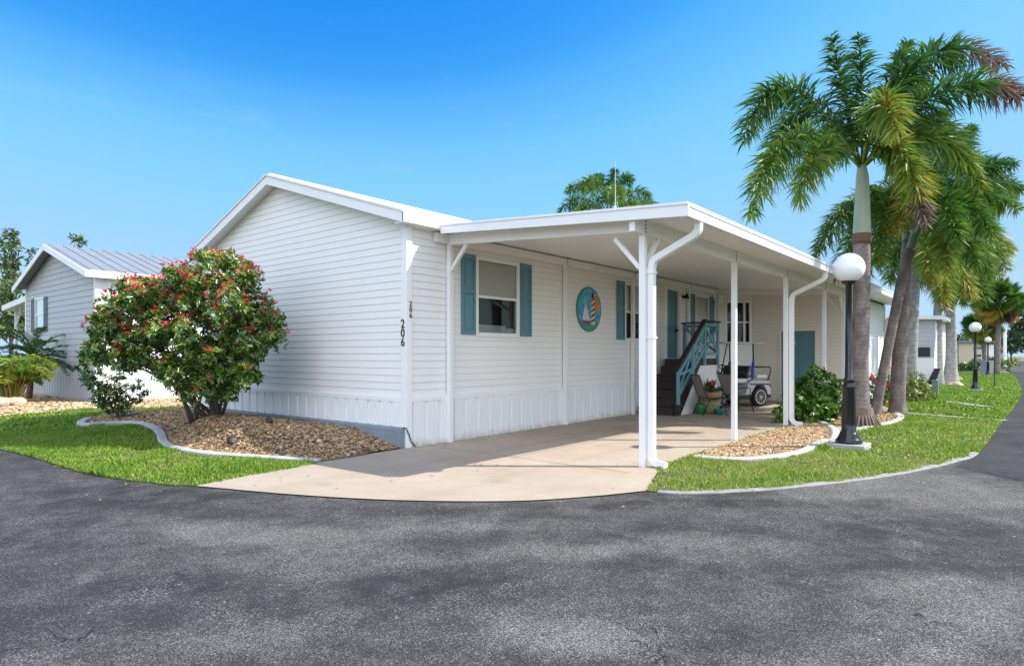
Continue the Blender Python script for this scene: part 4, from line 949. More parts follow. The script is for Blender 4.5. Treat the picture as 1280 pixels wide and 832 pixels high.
seal = [gp(1194, 583), gp(1224, 567)] + [p for p in E3 if p.x > 5.0] + [Vector((60, -6.3, 0)), Vector((60, -13, 0)), Vector((3.0, -13.0, 0)), gp(1340, 612), gp(1280, 602)]
sheet('sealed_road', xy(seal), 0.004, M['asphalt2'])
# driveway
drv = xy(E2) + [tuple(gp(822, 590)[:2]), (0.9, -3.85), (3.0, -3.80), (7.0, -3.75), (13.5, -3.72), (14.9, -3.6), (14.9, 0.1), (0.0, 0.1), (0.0, -0.02), tuple(gp(400, 577)[:2])]
sheet('driveway', drv, 0.012, M['drive'])
mb = MB()
def strip(mb, p, q, w, z=0.0155):
    p, q = Vector((p[0], p[1], z)), Vector((q[0], q[1], z)); d = (q-p).normalized(); s_ = Vector((-d.y, d.x, 0))*w/2
    mb.add([p-s_, q-s_, q+s_, p+s_], [(0, 1, 2, 3)])
strip(mb, (0.35, -0.1), (0.35, -3.8), 0.012); strip(mb, (4.3, -0.1), (4.3, -3.75), 0.012); strip(mb, (8.4, -1.2), (8.4, -3.7), 0.012); strip(mb, (0.3, -1.9), (12, -1.9), 0.010, 0.0152)
o = mb.build('driveway_joints', M['joint'], fix=False); o['kind'] = 'structure'
# pale concrete ribbon along the right lawn
inner = []
mb = MB()
def ribbon(mb, line, w, z0, z1, side=1):
    n = len(line); L = [Vector((p[0], p[1], 0)) for p in line]; A = []; B = []
    for i, p in enumerate(L):
        d = (L[min(i+1, n-1)] - L[max(i-1, 0)]).normalized(); s_ = Vector((-d.y, d.x, 0))*side
        A.append(p); B.append(p + s_*w)
    vs = [(*p.xy, z0) for p in A] + [(*p.xy, z1) for p in A] + [(*p.xy, z1) for p in B] + [(*p.xy, z0) for p in B]
    fs = []
    for i in range(n-1):
        for k in range(3): fs.append((k*n+i, k*n+i+1, (k+1)*n+i+1, (k+1)*n+i))
    fs.append((0, n, 2*n, 3*n)); fs.append((n-1, 4*n-1, 3*n-1, 2*n-1))
    mb.add(vs, fs)
k3 = [p for p in E3 if p.x < 5.3]
ribbon(mb, k3[2:], 0.13, -0.04, 0.012, 1)
o = mb.build('road_kerb', M['paintkerb'], bevel=0.006); o['kind'] = 'structure'

curbL = smooth([gp(400, 578), gp(320, 573), gp(255, 568), gp(217, 561, 0.0), gp(204, 553, 0.01), gp(201, 543, 0.02), gp(190, 534, 0.03), gp(165, 529, 0.03), gp(130, 530, 0.03), gp(108, 532, 0.03), gp(101, 529, 0.03), gp(110, 524, 0.03)], 6)
CL = np.array([(p[0], p[1]) for p in curbL])
def hzv(u, v):
    """height of the mounded gravel bed along the gable, running down to its edging"""
    u, v = np.asarray(u, float), np.asarray(v, float); sh = u.shape; u, v = u.ravel(), v.ravel()
    hump = np.exp(-((u + 1.55)/0.85)**2 - ((v - 3.0)/1.9)**2)
    tv = np.clip(v/1.2, 0, 1)*np.clip((9.5 - v)/2.2, 0, 1); tu = np.clip((u + 2.7)/2.3, 0, 1); tu = tu*tu*(3 - 2*tu)
    d = np.full(len(u), 1e9); P = np.stack([u, v], 1)
    for p, q in zip(CL[:-1], CL[1:]):
        e = q - p; t = np.clip(((P - p) @ e)/(e @ e + 1e-9), 0, 1); d = np.minimum(d, np.hypot(*(P - p - t[:, None]*e).T))
    f = np.clip(d/0.75, 0, 1); f = f*f*(3 - 2*f)
    return (0.035 + (0.22*tv*tu + 0.27*hump)*f).reshape(sh)
def hz(u, v): return float(hzv([u], [v])[0])
def edging(name, line, label, w=0.15, h=0.055, mat=None):
    mb = MB(); n = len(line); L = [Vector((p[0], p[1], p[2] if len(p) > 2 else 0)) for p in line]
    prof = [(-w/2, -0.08), (-w/2, h*0.7), (-w*0.32, h), (w*0.32, h), (w/2, h*0.7), (w/2, -0.08)]
    base = len(mb.v)
    for i, p in enumerate(L):
        d = L[min(i+1, n-1)] - L[max(i-1, 0)]; d.z = 0; d.normalize(); s_ = Vector((-d.y, d.x, 0))
        for a, z in prof: mb.v.append(tuple(p + s_*a + Vector((0, 0, z))))
    m = len(prof)
    for i in range(n-1):
        for k in range(m-1): mb.f.append((i*m+k, i*m+k+1, (i+1)*m+k+1, (i+1)*m+k))
    mb.f.append(tuple(range(m))); mb.f.append(tuple((n-1)*m+k for k in range(m)))
    o = mb.build(name, mat or M['kerb'], smooth=False); return tag(o, label, 'garden edging', 'concrete edging of the gravel beds')
edging('bed_edging', curbL, 'curving grey concrete edging round the gravel under the red flowering shrub')
bedL = xy(curbL) + [tuple(gp(150, 508, 0.12)[:2]), (0.3, 9.8), (0.3, 7.3), (-0.02, W), (-0.02, 0.0)]
# mounded soil under the gravel as a fine grid
def in_poly(x, y, poly):
    c = np.zeros(len(x), bool); n = len(poly); j = n - 1
    for i in range(n):
        xi, yi = poly[i]; xj, yj = poly[j]
        k = ((yi > y) != (yj > y)) & (x < (xj - xi)*(y - yi)/(yj - yi + 1e-12) + xi); c ^= k; j = i
    return c
gx, gy = np.meshgrid(np.arange(-4.4, 0.6, 0.12), np.arange(-0.1, 10.5, 0.12), indexing='ij')
gz = hzv(gx, gy) - 0.02; nx, ny = gx.shape
cx_, cy_ = (gx[:-1, :-1] + 0.06).ravel(), (gy[:-1, :-1] + 0.06).ravel(); keep = in_poly(cx_, cy_, bedL)
ii, jj = np.meshgrid(np.arange(nx-1), np.arange(ny-1), indexing='ij'); a = (ii*ny + jj).ravel()[keep]
o = np_mesh('gravel_mound', np.stack([gx.ravel(), gy.ravel(), gz.ravel()], 1), np.stack([a, a+ny, a+ny+1, a+1], 1), M['gravelbase'], smooth=True); o['kind'] = 'structure'

gravelN = [tuple(gp(-160, 524)[:2]), tuple(gp(0, 521)[:2]), tuple(gp(60, 517)[:2]), tuple(gp(112, 511)[:2]), tuple(gp(195, 510)[:2]), tuple(gp(240, 509)[:2]), (2.0, 9.6), (9, 10.5), (14, 14.55), (0.2, 14.55), (0.2, 22.2), (-1.5, 26)]
sheet('gravel_border', gravelN, 0.004, M['gravelbase'])
lawnL = xy(E1) + [tuple(gp(400, 580)[:2])] + xy(curbL) + [tuple(gp(150, 508, 0.12)[:2]), (0.3, 9.8), (0.3, 7.3), (9, 7.3), (9, 10.4), (2.0, 9.6)] + gravelN[:6][::-1]
sheet('left_lawn', lawnL, 0.006, M['lawnbase'])
lawnR = xy(E3) + [(60, -3.0), (60, 3.0), (33.6, 3.0), (27.9, -4.0), (22, -3.3), (19.4, -3.3), (14.95, -3.6), (13.5, -3.72), (7.0, -3.75), (3.0, -3.80), (0.9, -3.85), tuple(gp(822, 590)[:2])]
sheet('right_lawn', lawnR, 0.006, M['lawnbase'])
# gravel bed with the hibiscus, and the one round the palms
bed1 = smooth([gp(868, 573), gp(905, 576), gp(950, 575), gp(1000, 567), (4.95, -4.95, 0), gp(1042, 552), gp(1044, 540), gp(1034, 532), gp(1020, 527), gp(1012, 521)], 6)
edging('bed_edging', bed1, 'curved grey concrete edging in front of the green hibiscus bush', 0.15)
bed1p = xy(bed1) + [(10.5, -3.78), (7.0, -3.77), (3.0, -3.82), (2.1, -3.86)]
sheet('hibiscus_bed', bed1p, 0.012, M['gravelbase'])
bed2 = smooth([gp(1046, 538), gp(1062, 540), gp(1096, 533), gp(1118, 528), gp(1126, 522), gp(1116, 515), gp(1100, 510)], 6)
edging('bed_edging', bed2, 'grey concrete edging looping round the palm trunks', 0.15)
bed2p = xy(bed2) + [(16.5, -3.6), (10.5, -3.76)]
sheet('palm_bed', bed2p, 0.014, M['gravelbase'])
# narrow concrete walks across the right lawn
for nm, a, b, w in (('garden_walk', gp(1130, 517), gp(1258, 527), 0.28), ('garden_walk', gp(1180, 502), gp(1232, 509), 0.35)):
    mb = MB(); strip(mb, a, b, w, 0.03); o = mb.build(nm, M['paintkerb'], fix=False); o['kind'] = 'structure'
# ================================================================== loose cover: gravel and grass
CAMN = np.array(CAM)
def sample_poly(poly, n, ex=()):
    P = np.array([(p[0], p[1]) for p in poly]); lo, hi = P.min(0), P.max(0)
    x = RNG.uniform(lo[0], hi[0], n); y = RNG.uniform(lo[1], hi[1], n); k = in_poly(x, y, [tuple(p) for p in P])
    for e in ex: k &= ~in_poly(x, y, e)
    return x[k], y[k]
def area_box(poly):
    P = np.array([(p[0], p[1]) for p in poly]); d = P.max(0) - P.min(0); return d[0]*d[1]
bm = bmesh.new(); bmesh.ops.create_icosphere(bm, subdivisions=1, radius=1.0)
ICO_V = np.array([v.co[:] for v in bm.verts]); ICO_F = np.array([[v.index for v in f.verts] for f in bm.faces]); bm.free()
def stones(name, x, y, z, size, label=None, tint_mu=0.5, mat='stones'):
    n = len(x); proto = ICO_V[None] * (1 + RNG.uniform(-0.28, 0.28, (24, len(ICO_V), 1)))
    v = proto[RNG.integers(0, 24, n)].copy()
    s = size * RNG.lognormal(0, 0.35, (n, 1)) ; ax = RNG.uniform(0.6, 1.25, (n, 3)); ax[:, 2] *= 0.6
    v *= (s * ax)[:, None, :]
    t = RNG.uniform(0, 2*PI, n); c, s_ = np.cos(t)[:, None], np.sin(t)[:, None]
    X = v[..., 0]*c - v[..., 1]*s_; Y = v[..., 0]*s_ + v[..., 1]*c; Z = v[..., 2]
    v = np.stack([X + x[:, None], Y + y[:, None], Z + z[:, None] + 0.3*size], -1)
    f = ICO_F[None] + (np.arange(n)*len(ICO_V))[:, None, None]
    tint = np.repeat(np.clip(RNG.normal(tint_mu, 0.24, n), 0, 1), len(ICO_V))
    o = np_mesh(name, v.reshape(-1, 3), f.reshape(-1, 3), M[mat], smooth=True, tint=tint); o['kind'] = 'stuff'
    return o
x, y = sample_poly(bedL, int(area_box(bedL)*2600)); k = (x < -0.15) | (y > W+0.1); x, y = x[k], y[k]
stones('river_gravel', x, y, hzv(x, y) - 0.01, 0.0165, tint_mu=0.38)
x, y = sample_poly(gravelN, int(area_box(gravelN)*170)); stones('river_gravel', x, y, np.full(len(x), 0.0), 0.035, tint_mu=0.62)
x, y = sample_poly(bed1p, int(area_box(bed1p)*2600)); stones('river_gravel', x, y, np.full(len(x), 0.012), 0.0155, tint_mu=0.52)
x, y = sample_poly(bed2p, int(area_box(bed2p)*600)); stones('river_gravel', x, y, np.full(len(x), 0.014), 0.025, tint_mu=0.48)

def grass(name, poly, dens, h, w, ex=(), dmax=None, dmin=0, dry=0.0):
    x, y = sample_poly(poly, int(area_box(poly)*dens), ex)
    d = np.hypot(x - CAMN[0], y - CAMN[1])
    k = d > dmin
    if dmax: k &= d < dmax
    x, y, d = x[k], y[k], d[k]
    # patches: thin and dry here, lush there
    def pn(sx, ph): return (np.sin(x*sx + 1.3*np.sin(y*sx*0.7 + ph)) * np.sin(y*sx*1.1 + ph*2 + 0.9*np.sin(x*sx*0.6)))
    patch = 0.5*pn(2.1, 0.4) + 0.3*pn(5.3, 1.7) + 0.2*pn(11.0, 2.9)
    keep = RNG.uniform(0, 1, len(x)) < np.clip(0.78 + 0.9*patch, 0.10, 1)
    x, y, patch = x[keep], y[keep], patch[keep]; n = len(x)
    a = RNG.uniform(0, 2*PI, n); lean = RNG.uniform(0.15, 1.0, n); hh = h * RNG.uniform(0.5, 1.25, n) * (1 + 0.6*patch); b = RNG.uniform(0, 2*PI, n)
    ww = w * RNG.uniform(0.7, 1.3, n)
    bx, by = np.cos(b)*ww, np.sin(b)*ww; lx, ly = np.cos(a)*lean*hh, np.sin(a)*lean*hh
    z0 = np.full(n, 0.004)
    v = np.stack([np.stack([x-bx, y-by, z0], -1), np.stack([x+bx, y+by, z0], -1),
                  np.stack([x+bx*0.8+lx*0.45, y+by*0.8+ly*0.45, hh*0.65], -1), np.stack([x-bx*0.8+lx*0.45, y-by*0.8+ly*0.45, hh*0.65], -1),
                  np.stack([x+lx, y+ly, hh*np.sqrt(np.clip(1.1-0.5*lean, 0.3, 1))], -1)], 1)
    i = np.arange(n)[:, None]*5
    f = np.concatenate([i + np.array([[0, 1, 2]]), i + np.array([[0, 2, 3]]), i + np.array([[3, 2, 4]])], 0)
    ti = np.clip(RNG.normal(0.42 + dry, 0.2, n) - 0.30*patch + (RNG.uniform(0, 1, n) < 0.06 + dry*1.2)*0.45, 0, 1)
    o = np_mesh(name, v.reshape(-1, 3), f, M['grass'], tint=np.repeat(ti, 5)); o['kind'] = 'stuff'
    return o
pads = [[(l.x-0.3, l.y-0.3), (l.x+0.3, l.y-0.3), (l.x+0.3, l.y+0.3), (l.x-0.3, l.y+0.3)] for l in (gp(1061, 560),)]
walks = []
for a, b, w in ((gp(1130, 517), gp(1258, 527), 0.26), (gp(1180, 502), gp(1232, 509), 0.33)):
    d = (b-a).normalized(); s_ = Vector((-d.y, d.x, 0))*w/2; walks.append([(a-s_).xy[:], (b-s_).xy[:], (b+s_).xy[:], (a+s_).xy[:]])
grass('lawn_grass', [p for p in lawnL], 3600, 0.055, 0.0055, [bedL], 15.5, dry=0.04)
grass('lawn_grass', [p for p in lawnL], 700, 0.07, 0.012, [bedL], 40, 15.5)
kl = [Vector((p[0], p[1], 0)) for p in k3[2:]]; ki = []
for i, p in enumerate(kl):
    d = (kl[min(i+1, len(kl)-1)] - kl[max(i-1, 0)]).normalized(); ki.append((p + Vector((-d.y, d.x, 0))*(0.065 + 0.05*math.sin(i*1.7)*math.sin(i*0.6))).xy[:])
kerb_zone = [(p - (kl[-1]-kl[0]).normalized()*0).xy[:] for p in kl] + ki[::-1]
exR = [bed1p, bed2p, kerb_zone] + pads + walks
grass('lawn_grass', lawnR, 4200, 0.050, 0.0055, exR, 10.5, dry=0.17)
grass('lawn_grass', lawnR, 1500, 0.055, 0.009, exR, 18, 10.5, dry=0.10)
grass('lawn_grass', lawnR, 330, 0.07, 0.02, exR, 60, 18, dry=0.0)

# ================================================================== leaves
def leaf_arrays(c, d, nrm, L, Wd, fold=0.25):
    """c,d,nrm (n,3): base, direction, upper side; one folded leaf each: 6 verts, 4 tris"""
    s = np.cross(d, nrm); s /= np.linalg.norm(s, axis=1, keepdims=True) + 1e-9
    up = np.cross(s, d)
    L = L[:, None]; Wd = Wd[:, None]
    mid = c + d*L*0.5 - up*L*0.02
    v = np.stack([c, mid - s*Wd*0.5 + up*Wd*fold, mid + s*Wd*0.5 + up*Wd*fold, c + d*L - up*L*0.12], 1)
    i = np.arange(len(c))[:, None]*4
    f = np.concatenate([i + np.array([[0, 3, 1]]), i + np.array([[0, 2, 3]])], 0)
    return v.reshape(-1, 3), f
def unit(v): return v / (np.linalg.norm(v, axis=-1, keepdims=True) + 1e-9)
def foliage(clumps, per, L, Wd, whorl=7, shell=0.55, tint=(0.45, 0.22), top=0.3):
    """clumps [(x,y,z,r)] -> leaves set in whorls at twig ends through each clump; also returns the twig ends"""
    C = []; D = []; N = []; T = []; tips = []
    for (x, y, z, r) in clumps:
        n = max(3, int(per*r*r)); dirs = unit(RNG.normal(0, 1, (n, 3))); rad = r*(shell + (1-shell)*RNG.uniform(0, 1, n)**0.6)
        tip = np.array([x, y, z]) + dirs*rad[:, None]*np.array([1, 1, 0.9]); tips.append(np.concatenate([tip, dirs], 1))
        ax = unit(dirs + RNG.normal(0, 0.35, (n, 3)) + np.array([0, 0, 0.45]))
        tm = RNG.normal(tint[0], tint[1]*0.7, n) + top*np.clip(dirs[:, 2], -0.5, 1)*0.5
        for k in range(whorl):
            o = unit(np.cross(ax, RNG.normal(0, 1, (n, 3)))); dd = unit(o + ax*RNG.uniform(0.1, 0.8, (n, 1)) + np.array([0, 0, -0.15]))
            C.append(tip - ax*RNG.uniform(0, 0.06, (n, 1))); D.append(dd); N.append(unit(ax + RNG.normal(0, 0.25, (n, 3)))); T.append(tm + RNG.normal(0, tint[1]*0.6, n))
    C, D, N, T = np.concatenate(C), np.concatenate(D), np.concatenate(N), np.clip(np.concatenate(T), 0, 1); n = len(C)
    v, f = leaf_arrays(C, D, N, L*RNG.uniform(0.6, 1.3, n), Wd*RNG.uniform(0.7, 1.25, n))
    return v, f, np.repeat(T, 4), np.concatenate(tips)
def stems_mesh(base, ends, r0, r1, spread=0.25, n=6, bow=0.2):
    mb = MB()
    for e in ends:
        e = Vector(e); b = Vector(base) + Vector((random.uniform(-1, 1)*spread, random.uniform(-1, 1)*spread, -0.05))
        mid = b.lerp(e, 0.5) + Vector((random.uniform(-bow, bow), random.uniform(-bow, bow), random.uniform(0, bow)))
        mb.tube([b, b.lerp(mid, 0.55) + Vector((random.uniform(-.04, .04), random.uniform(-.04, .04), 0)), mid, mid.lerp(e, 0.6), e], [r0, r0*0.85, r0*0.65, r0*0.45, r1], n)
    return mb
def blossoms(tips, n, size, name, mat, parent, minz=-0.3, ctr=None):
    k = np.where(tips[:, 5] > minz)[0]; k = RNG.choice(k, min(n, len(k)), replace=False); P = tips[k, :3] + tips[k, 3:]*0.05; m = len(P)
    vs = []; fs = []; ts = []
    for q in range(7):
        o = unit(RNG.normal(0, 1, (m, 3)) + tips[k, 3:]*0.8); nr = unit(RNG.normal(0, 1, (m, 3)))
        v, f = leaf_arrays(P + RNG.normal(0, size*0.45, (m, 3)), o, nr, np.full(m, size)*RNG.uniform(0.7, 1.2, m), np.full(m, size*0.8))
        fs.append(f + len(vs)*0 + sum(len(a) for a in vs)); vs.append(v); ts.append(np.repeat(RNG.uniform(0, 1, m), 4))
    return np_mesh(name, np.concatenate(vs), np.concatenate(fs), M[mat], parent, tint=np.concatenate(ts))
def shrub(name, label, cat, base, clumps, per, L, Wd, mat, group=None, n_stems=8, stem_r=0.02, whorl=7, tint=(0.45, 0.22), flowers=None, spread=0.15, stem_name='stems', leaf_name='leaves', bow=0.15):
    t = thing(name, label, cat, base, group)
    v, f, ti, tips = foliage(clumps, per, L, Wd, whorl, tint=tint)
    np_mesh(leaf_name, v, f, M[mat], t, tint=ti)
    ends = [clumps[i][:3] for i in np.linspace(0, len(clumps)-1, min(n_stems, len(clumps))).astype(int)]
    stems_mesh(base, ends, stem_r, stem_r*0.35, spread, bow=bow).build(stem_name, M['bark'], t, smooth=True)
    if flowers:
        for nm, n, size, mt in flowers:
            for _ in range(n): blossoms(tips, 1, size, nm, mt, t)
    return t
def px_clumps(L, dep, jd=0.0):
    """clumps given by picture position, their own depth and radius in metres"""
    out = []
    for (px, py, r, dd) in L:
        p = at_depth(px, py, dep + dd); out.append((p.x, p.y, p.z, r))
    return out

# the flowering shrub: many small clumps round a rounded crown, open below on the left
bb = gp(258, 521, 0.36); dep0 = (bb - CAM).dot(FW)
cl = []; DC = dep0 - 0.30
def crown_ok(px, py):
    # outline in the photograph's terms: dome, ragged top, hollow low on the left
    top = {105: 440, 115: 385, 130: 362, 160: 345, 190: 345, 215: 335, 240: 315, 270: 310, 300: 318, 320: 340, 340: 365, 353: 400}
    bot = {105: 462, 130: 472, 160: 470, 190: 470, 205: 466, 220: 478, 240: 492, 260: 502, 290: 492, 310: 462, 335: 445, 353: 415}
    xs = sorted(top); xb = sorted(bot); bot = {k: v_ + (16 if k > 195 else -6) for k, v_ in bot.items()}
    return np.interp(px, xs, [top[k] for k in xs]) < py < np.interp(px, xb, [bot[k] for k in xb])
tries = 0
while len(cl) < 260 and tries < 40000:
    tries += 1
    px, py = random.uniform(108, 350), random.uniform(312, 500)
    r = random.uniform(0.14, 0.28); rp = r*790/DC*0.62
    if not all(crown_ok(px + dx*rp, py + dy*rp) for dx, dy in ((1, 0), (-1, 0), (0, 1), (0, -1))): continue
    e = 1 - ((px-228)/130)**2*0.8 - ((py-405)/112)**2*0.6
    h = 1.15*math.sqrt(max(e, 0.05)); p = at_depth(px, py, DC + random.uniform(-h, h*0.8))
    if p.x > -0.32 - r and p.y < W + 0.3: continue
    cl.append((p.x, p.y, p.z, r))
t = thing('flowering_shrub', 'large rounded shrub covered in red blossoms on a multi-stemmed base by the gable wall', 'shrub', bb)
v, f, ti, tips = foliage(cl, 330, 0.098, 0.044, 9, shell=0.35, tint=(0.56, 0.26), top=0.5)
np_mesh('leaves', v, f, M['leafbush'], t, tint=ti)
mb = MB()
for i in range(17):
    e = Vector(cl[i*15][:3]); b = bb + RT*random.uniform(-0.22, 0.30) + FW*random.uniform(-0.2, 0.2); b.z = hz(b.x, b.y) - 0.05
    k1 = b.lerp(e, 0.33) + Vector((random.uniform(-.06, .06), random.uniform(-.06, .06), 0.12)); k2 = b.lerp(e, 0.66) + Vector((random.uniform(-.1, .1), random.uniform(-.1, .1), 0.1))
    r0 = random.uniform(0.022, 0.042); mb.tube([b, b.lerp(k1, 0.5), k1, k2, e], [r0, r0*0.85, r0*0.72, r0*0.5, 0.008], 8)
    for q in range(2):
        e2 = Vector(cl[(i*15 + 3 + q*4) % len(cl)][:3])
        if (e2 - k1).length < 1.6: mb.tube([k1, k1.lerp(e2, 0.5) + Vector((0, 0, 0.06)), e2], [r0*0.5, r0*0.35, 0.006], 6)
mb.build('stems', M['bark'], t, smooth=True)
blossoms(tips[(tips[:, 2] > 1.8) | (RNG.uniform(0, 1, len(tips)) < .15)], 520, 0.046, 'blossoms', 'blossom', t, minz=-0.1)

# thin low shrub to its left, with a few yellow flowers
sb = gp(150, 521, 0.12); dep = (sb - CAM).dot(FW)
shrub('low_shrub', 'thin low dark shrub with a few yellow flowers beside the red flowering shrub', 'shrub', sb,
      px_clumps([(120, 480, .20, 0), (132, 490, .24, .1), (106, 468, .14, 0), (112, 476, .16, -.1), (140, 478, .2, .1), (126, 496, .2, -.1), (145, 492, .2, -.1), (150, 506, .2, 0), (128, 503, .16, .1), (160, 488, .15, 0), (170, 497, .15, .1), (140, 508, .16, -.1), (172, 480, .13, 0), (182, 489, .10, .1), (158, 510, .16, 0), (95, 461, .09, 0), (122, 465, .12, .1), (150, 470, .12, .1)], dep),
      620, 0.095, 0.042, 'leafbush', n_stems=9, stem_r=0.014, tint=(0.30, 0.2), flowers=[('yellow_flower', 5, 0.06, 'blossomy')], spread=0.05)
# hibiscus by the carport post
hb = gp(1010, 529); dep = (hb - CAM).dot(FW) + 0.25; hb = at_depth(1010, 529, dep); hb.z = 0
shrub('hibiscus_bush', 'glossy green bush in the gravel between the carport post and the street lamp', 'shrub', hb,
      px_clumps([(985, 512, .26, -.1), (975, 520, .2, -.2), (1000, 500, .3, 0), (1015, 485, .3, .1), (1030, 478, .28, .1), (1020, 466, .2, .1), (1005, 480, .22, .1), (1040, 495, .28, 0), (1045, 510, .22, 0), (1025, 510, .32, -.2), (1008, 518, .3, -.25), (1035, 520, .22, -.1), (990, 498, .2, .1), (1044, 480, .18, .2), (1012, 505, .34, .3), (1035, 500, .3, .3), (995, 522, .22, -.2)], dep),
      420, 0.11, 0.066, 'leafhib', n_stems=10, stem_r=0.014, tint=(0.66, 0.26), whorl=8)
rs = gp(1098, 506); dep = (rs - CAM).dot(FW)
shrub('red_flower_bush', 'dark green bush with red flower heads behind the leaning palm trunk', 'shrub', rs,
      px_clumps([(1085, 490, .32, 0), (1098, 478, .32, 0), (1108, 490, .34, .1), (1092, 500, .28, -.1), (1106, 470, .22, 0), (1086, 474, .22, .1), (1112, 478, .25, .2)], dep),
      190, 0.12, 0.06, 'leafhib', n_stems=7, stem_r=0.014, tint=(0.35, 0.25), flowers=[('red_flower', 14, 0.11, 'blossom')])
ys = gp(1143, 502); dep = (ys - CAM).dot(FW)
shrub('croton_shrub', 'yellow-green spreading shrub in front of the pale palm trunk', 'shrub', ys,
      px_clumps([(1133, 480, .3, 0), (1145, 474, .3, .1), (1156, 486, .28, 0), (1140, 492, .34, -.1), (1152, 496, .26, -.1), (1130, 494, .26, 0), (1160, 494, .2, .1), (1148, 482, .3, .2)], dep),
      190, 0.15, 0.05, 'leafyel', n_stems=7, stem_r=0.012, tint=(0.5, 0.28))
# potted plants by the stairs
pl_ = thing('bromeliad', 'red and green leafy plant growing in the basket planter', 'plant', (8.72, -1.42, 0.5))
n = 70; d = unit(np.stack([RNG.normal(0, 0.55, n), RNG.normal(0, 0.55, n), RNG.uniform(0.5, 1, n)], 1)); c = np.array([[8.72, -1.42, 0.49]]) + RNG.normal(0, 0.05, (n, 3))*np.array([1, 1, 0])
v, f = leaf_arrays(c, d, unit(RNG.normal(0, 1, (n, 3))), RNG.uniform(0.2, 0.48, n), np.full(n, 0.06)); np_mesh('leaves', v, f, M['leafhib'], pl_, tint=np.repeat(RNG.uniform(0, 1, n), 4))
n = 30; c = np.array([[8.70, -1.45, 0.70]]) + RNG.normal(0, 0.045, (n, 3)); v, f = leaf_arrays(c, unit(RNG.normal(0, 1, (n, 3)) + np.array([0, 0, .5])), unit(RNG.normal(0, 1, (n, 3))), RNG.uniform(0.08, 0.2, n), np.full(n, 0.05))
np_mesh('flower_heads', v, f, M['blossom'], pl_, tint=np.repeat(RNG.uniform(0, 0.6, n), 4))

# boulders at the left gravel
for (px, py, r, lab) in ((20, 507, 0.24, 'rounded tan boulder at the foot of the small palms'), (-1, 508, 0.27, 'tan boulder on the gravel, cut by the edge of the view')):
    g = gp(px, py); bm = bmesh.new(); bmesh.ops.create_icosphere(bm, subdivisions=4, radius=r)
    from mathutils import noise as mn
    for v_ in bm.verts:
        q = v_.co.copy(); v_.co *= 1 + 0.45*mn.noise(q*2.4 + g) + 0.16*mn.noise(q*7 + g) + 0.05*mn.noise(q*19 + g); v_.co.z *= 0.66
    me = bpy.data.meshes.new('boulder'); bm.to_mesh(me); bm.free(); o = mesh_obj('boulder', me, M['boulder'], smooth=True); o.location = g + Vector((0, 0, r*0.35))
    tag(o, lab, 'boulder')
for i in range(16):
    px = 1160 + i*2.7 + random.uniform(-3, 3); py = random.uniform(472, 484); g = gp(px, py); r = random.uniform(0.12, 0.26)
    bm = bmesh.new(); bmesh.ops.create_icosphere(bm, subdivisions=2, radius=r)
    for v_ in bm.verts: v_.co *= 1 + 0.25*mn.noise(v_.co*5 + g); v_.co.z *= 0.7
    me = bpy.data.meshes.new('border_rock'); bm.to_mesh(me); bm.free(); o = mesh_obj('border_rock', me, M['boulder'], smooth=True); o.location = g + Vector((0, 0, r*0.3))
    tag(o, 'pale border rock in the loose row under the two royal palms', 'rock', 'pale rocks under the royal palms')

n = 60; P_ = [gp(random.uniform(250, 800), random.uniform(560, 640), 0.016) for _ in range(22)] + [gp(random.uniform(830, 1200), random.uniform(588, 650), 0.006) for _ in range(18)] + [gp(random.uniform(30, 250), random.uniform(580, 640), 0.006) for _ in range(20)]
c = np.array([list(p) for p in P_]); d = unit(RNG.normal(0, 1, (n, 3))*np.array([1, 1, .1])); v, f = leaf_arrays(c, d, np.tile([[0, 0, 1.0]], (n, 1)) + RNG.normal(0, .2, (n, 3)), RNG.uniform(.03, .07, n), RNG.uniform(.012, .028, n))
v[:, 2] += .01; o = np_mesh('fallen_leaves', v, f, M['palm'], tint=np.repeat(np.clip(RNG.normal(.9, .1, n), 0, 1), 4)); o['kind'] = 'stuff'
for (px, py, r, lab) in ((290, 548, .085, 'small dark stone on the gravel nearer the flowering shrub'), (337, 541, .06, 'smallest dark stone on the gravel, nearer the gable wall')):
    g = gp(px, py, .2); g.z = hz(g.x, g.y); bm = bmesh.new(); bmesh.ops.create_icosphere(bm, subdivisions=3, radius=r)
    for v_ in bm.verts: v_.co *= 1 + 0.5*mn.noise(v_.co*9 + g); v_.co.z *= .8
    me = bpy.data.meshes.new('dark_stone'); bm.to_mesh(me); bm.free(); o = mesh_obj('dark_stone', me, M['darkwood'], smooth=True); o.location = g + Vector((0, 0, r*.4)); tag(o, lab, 'stone')

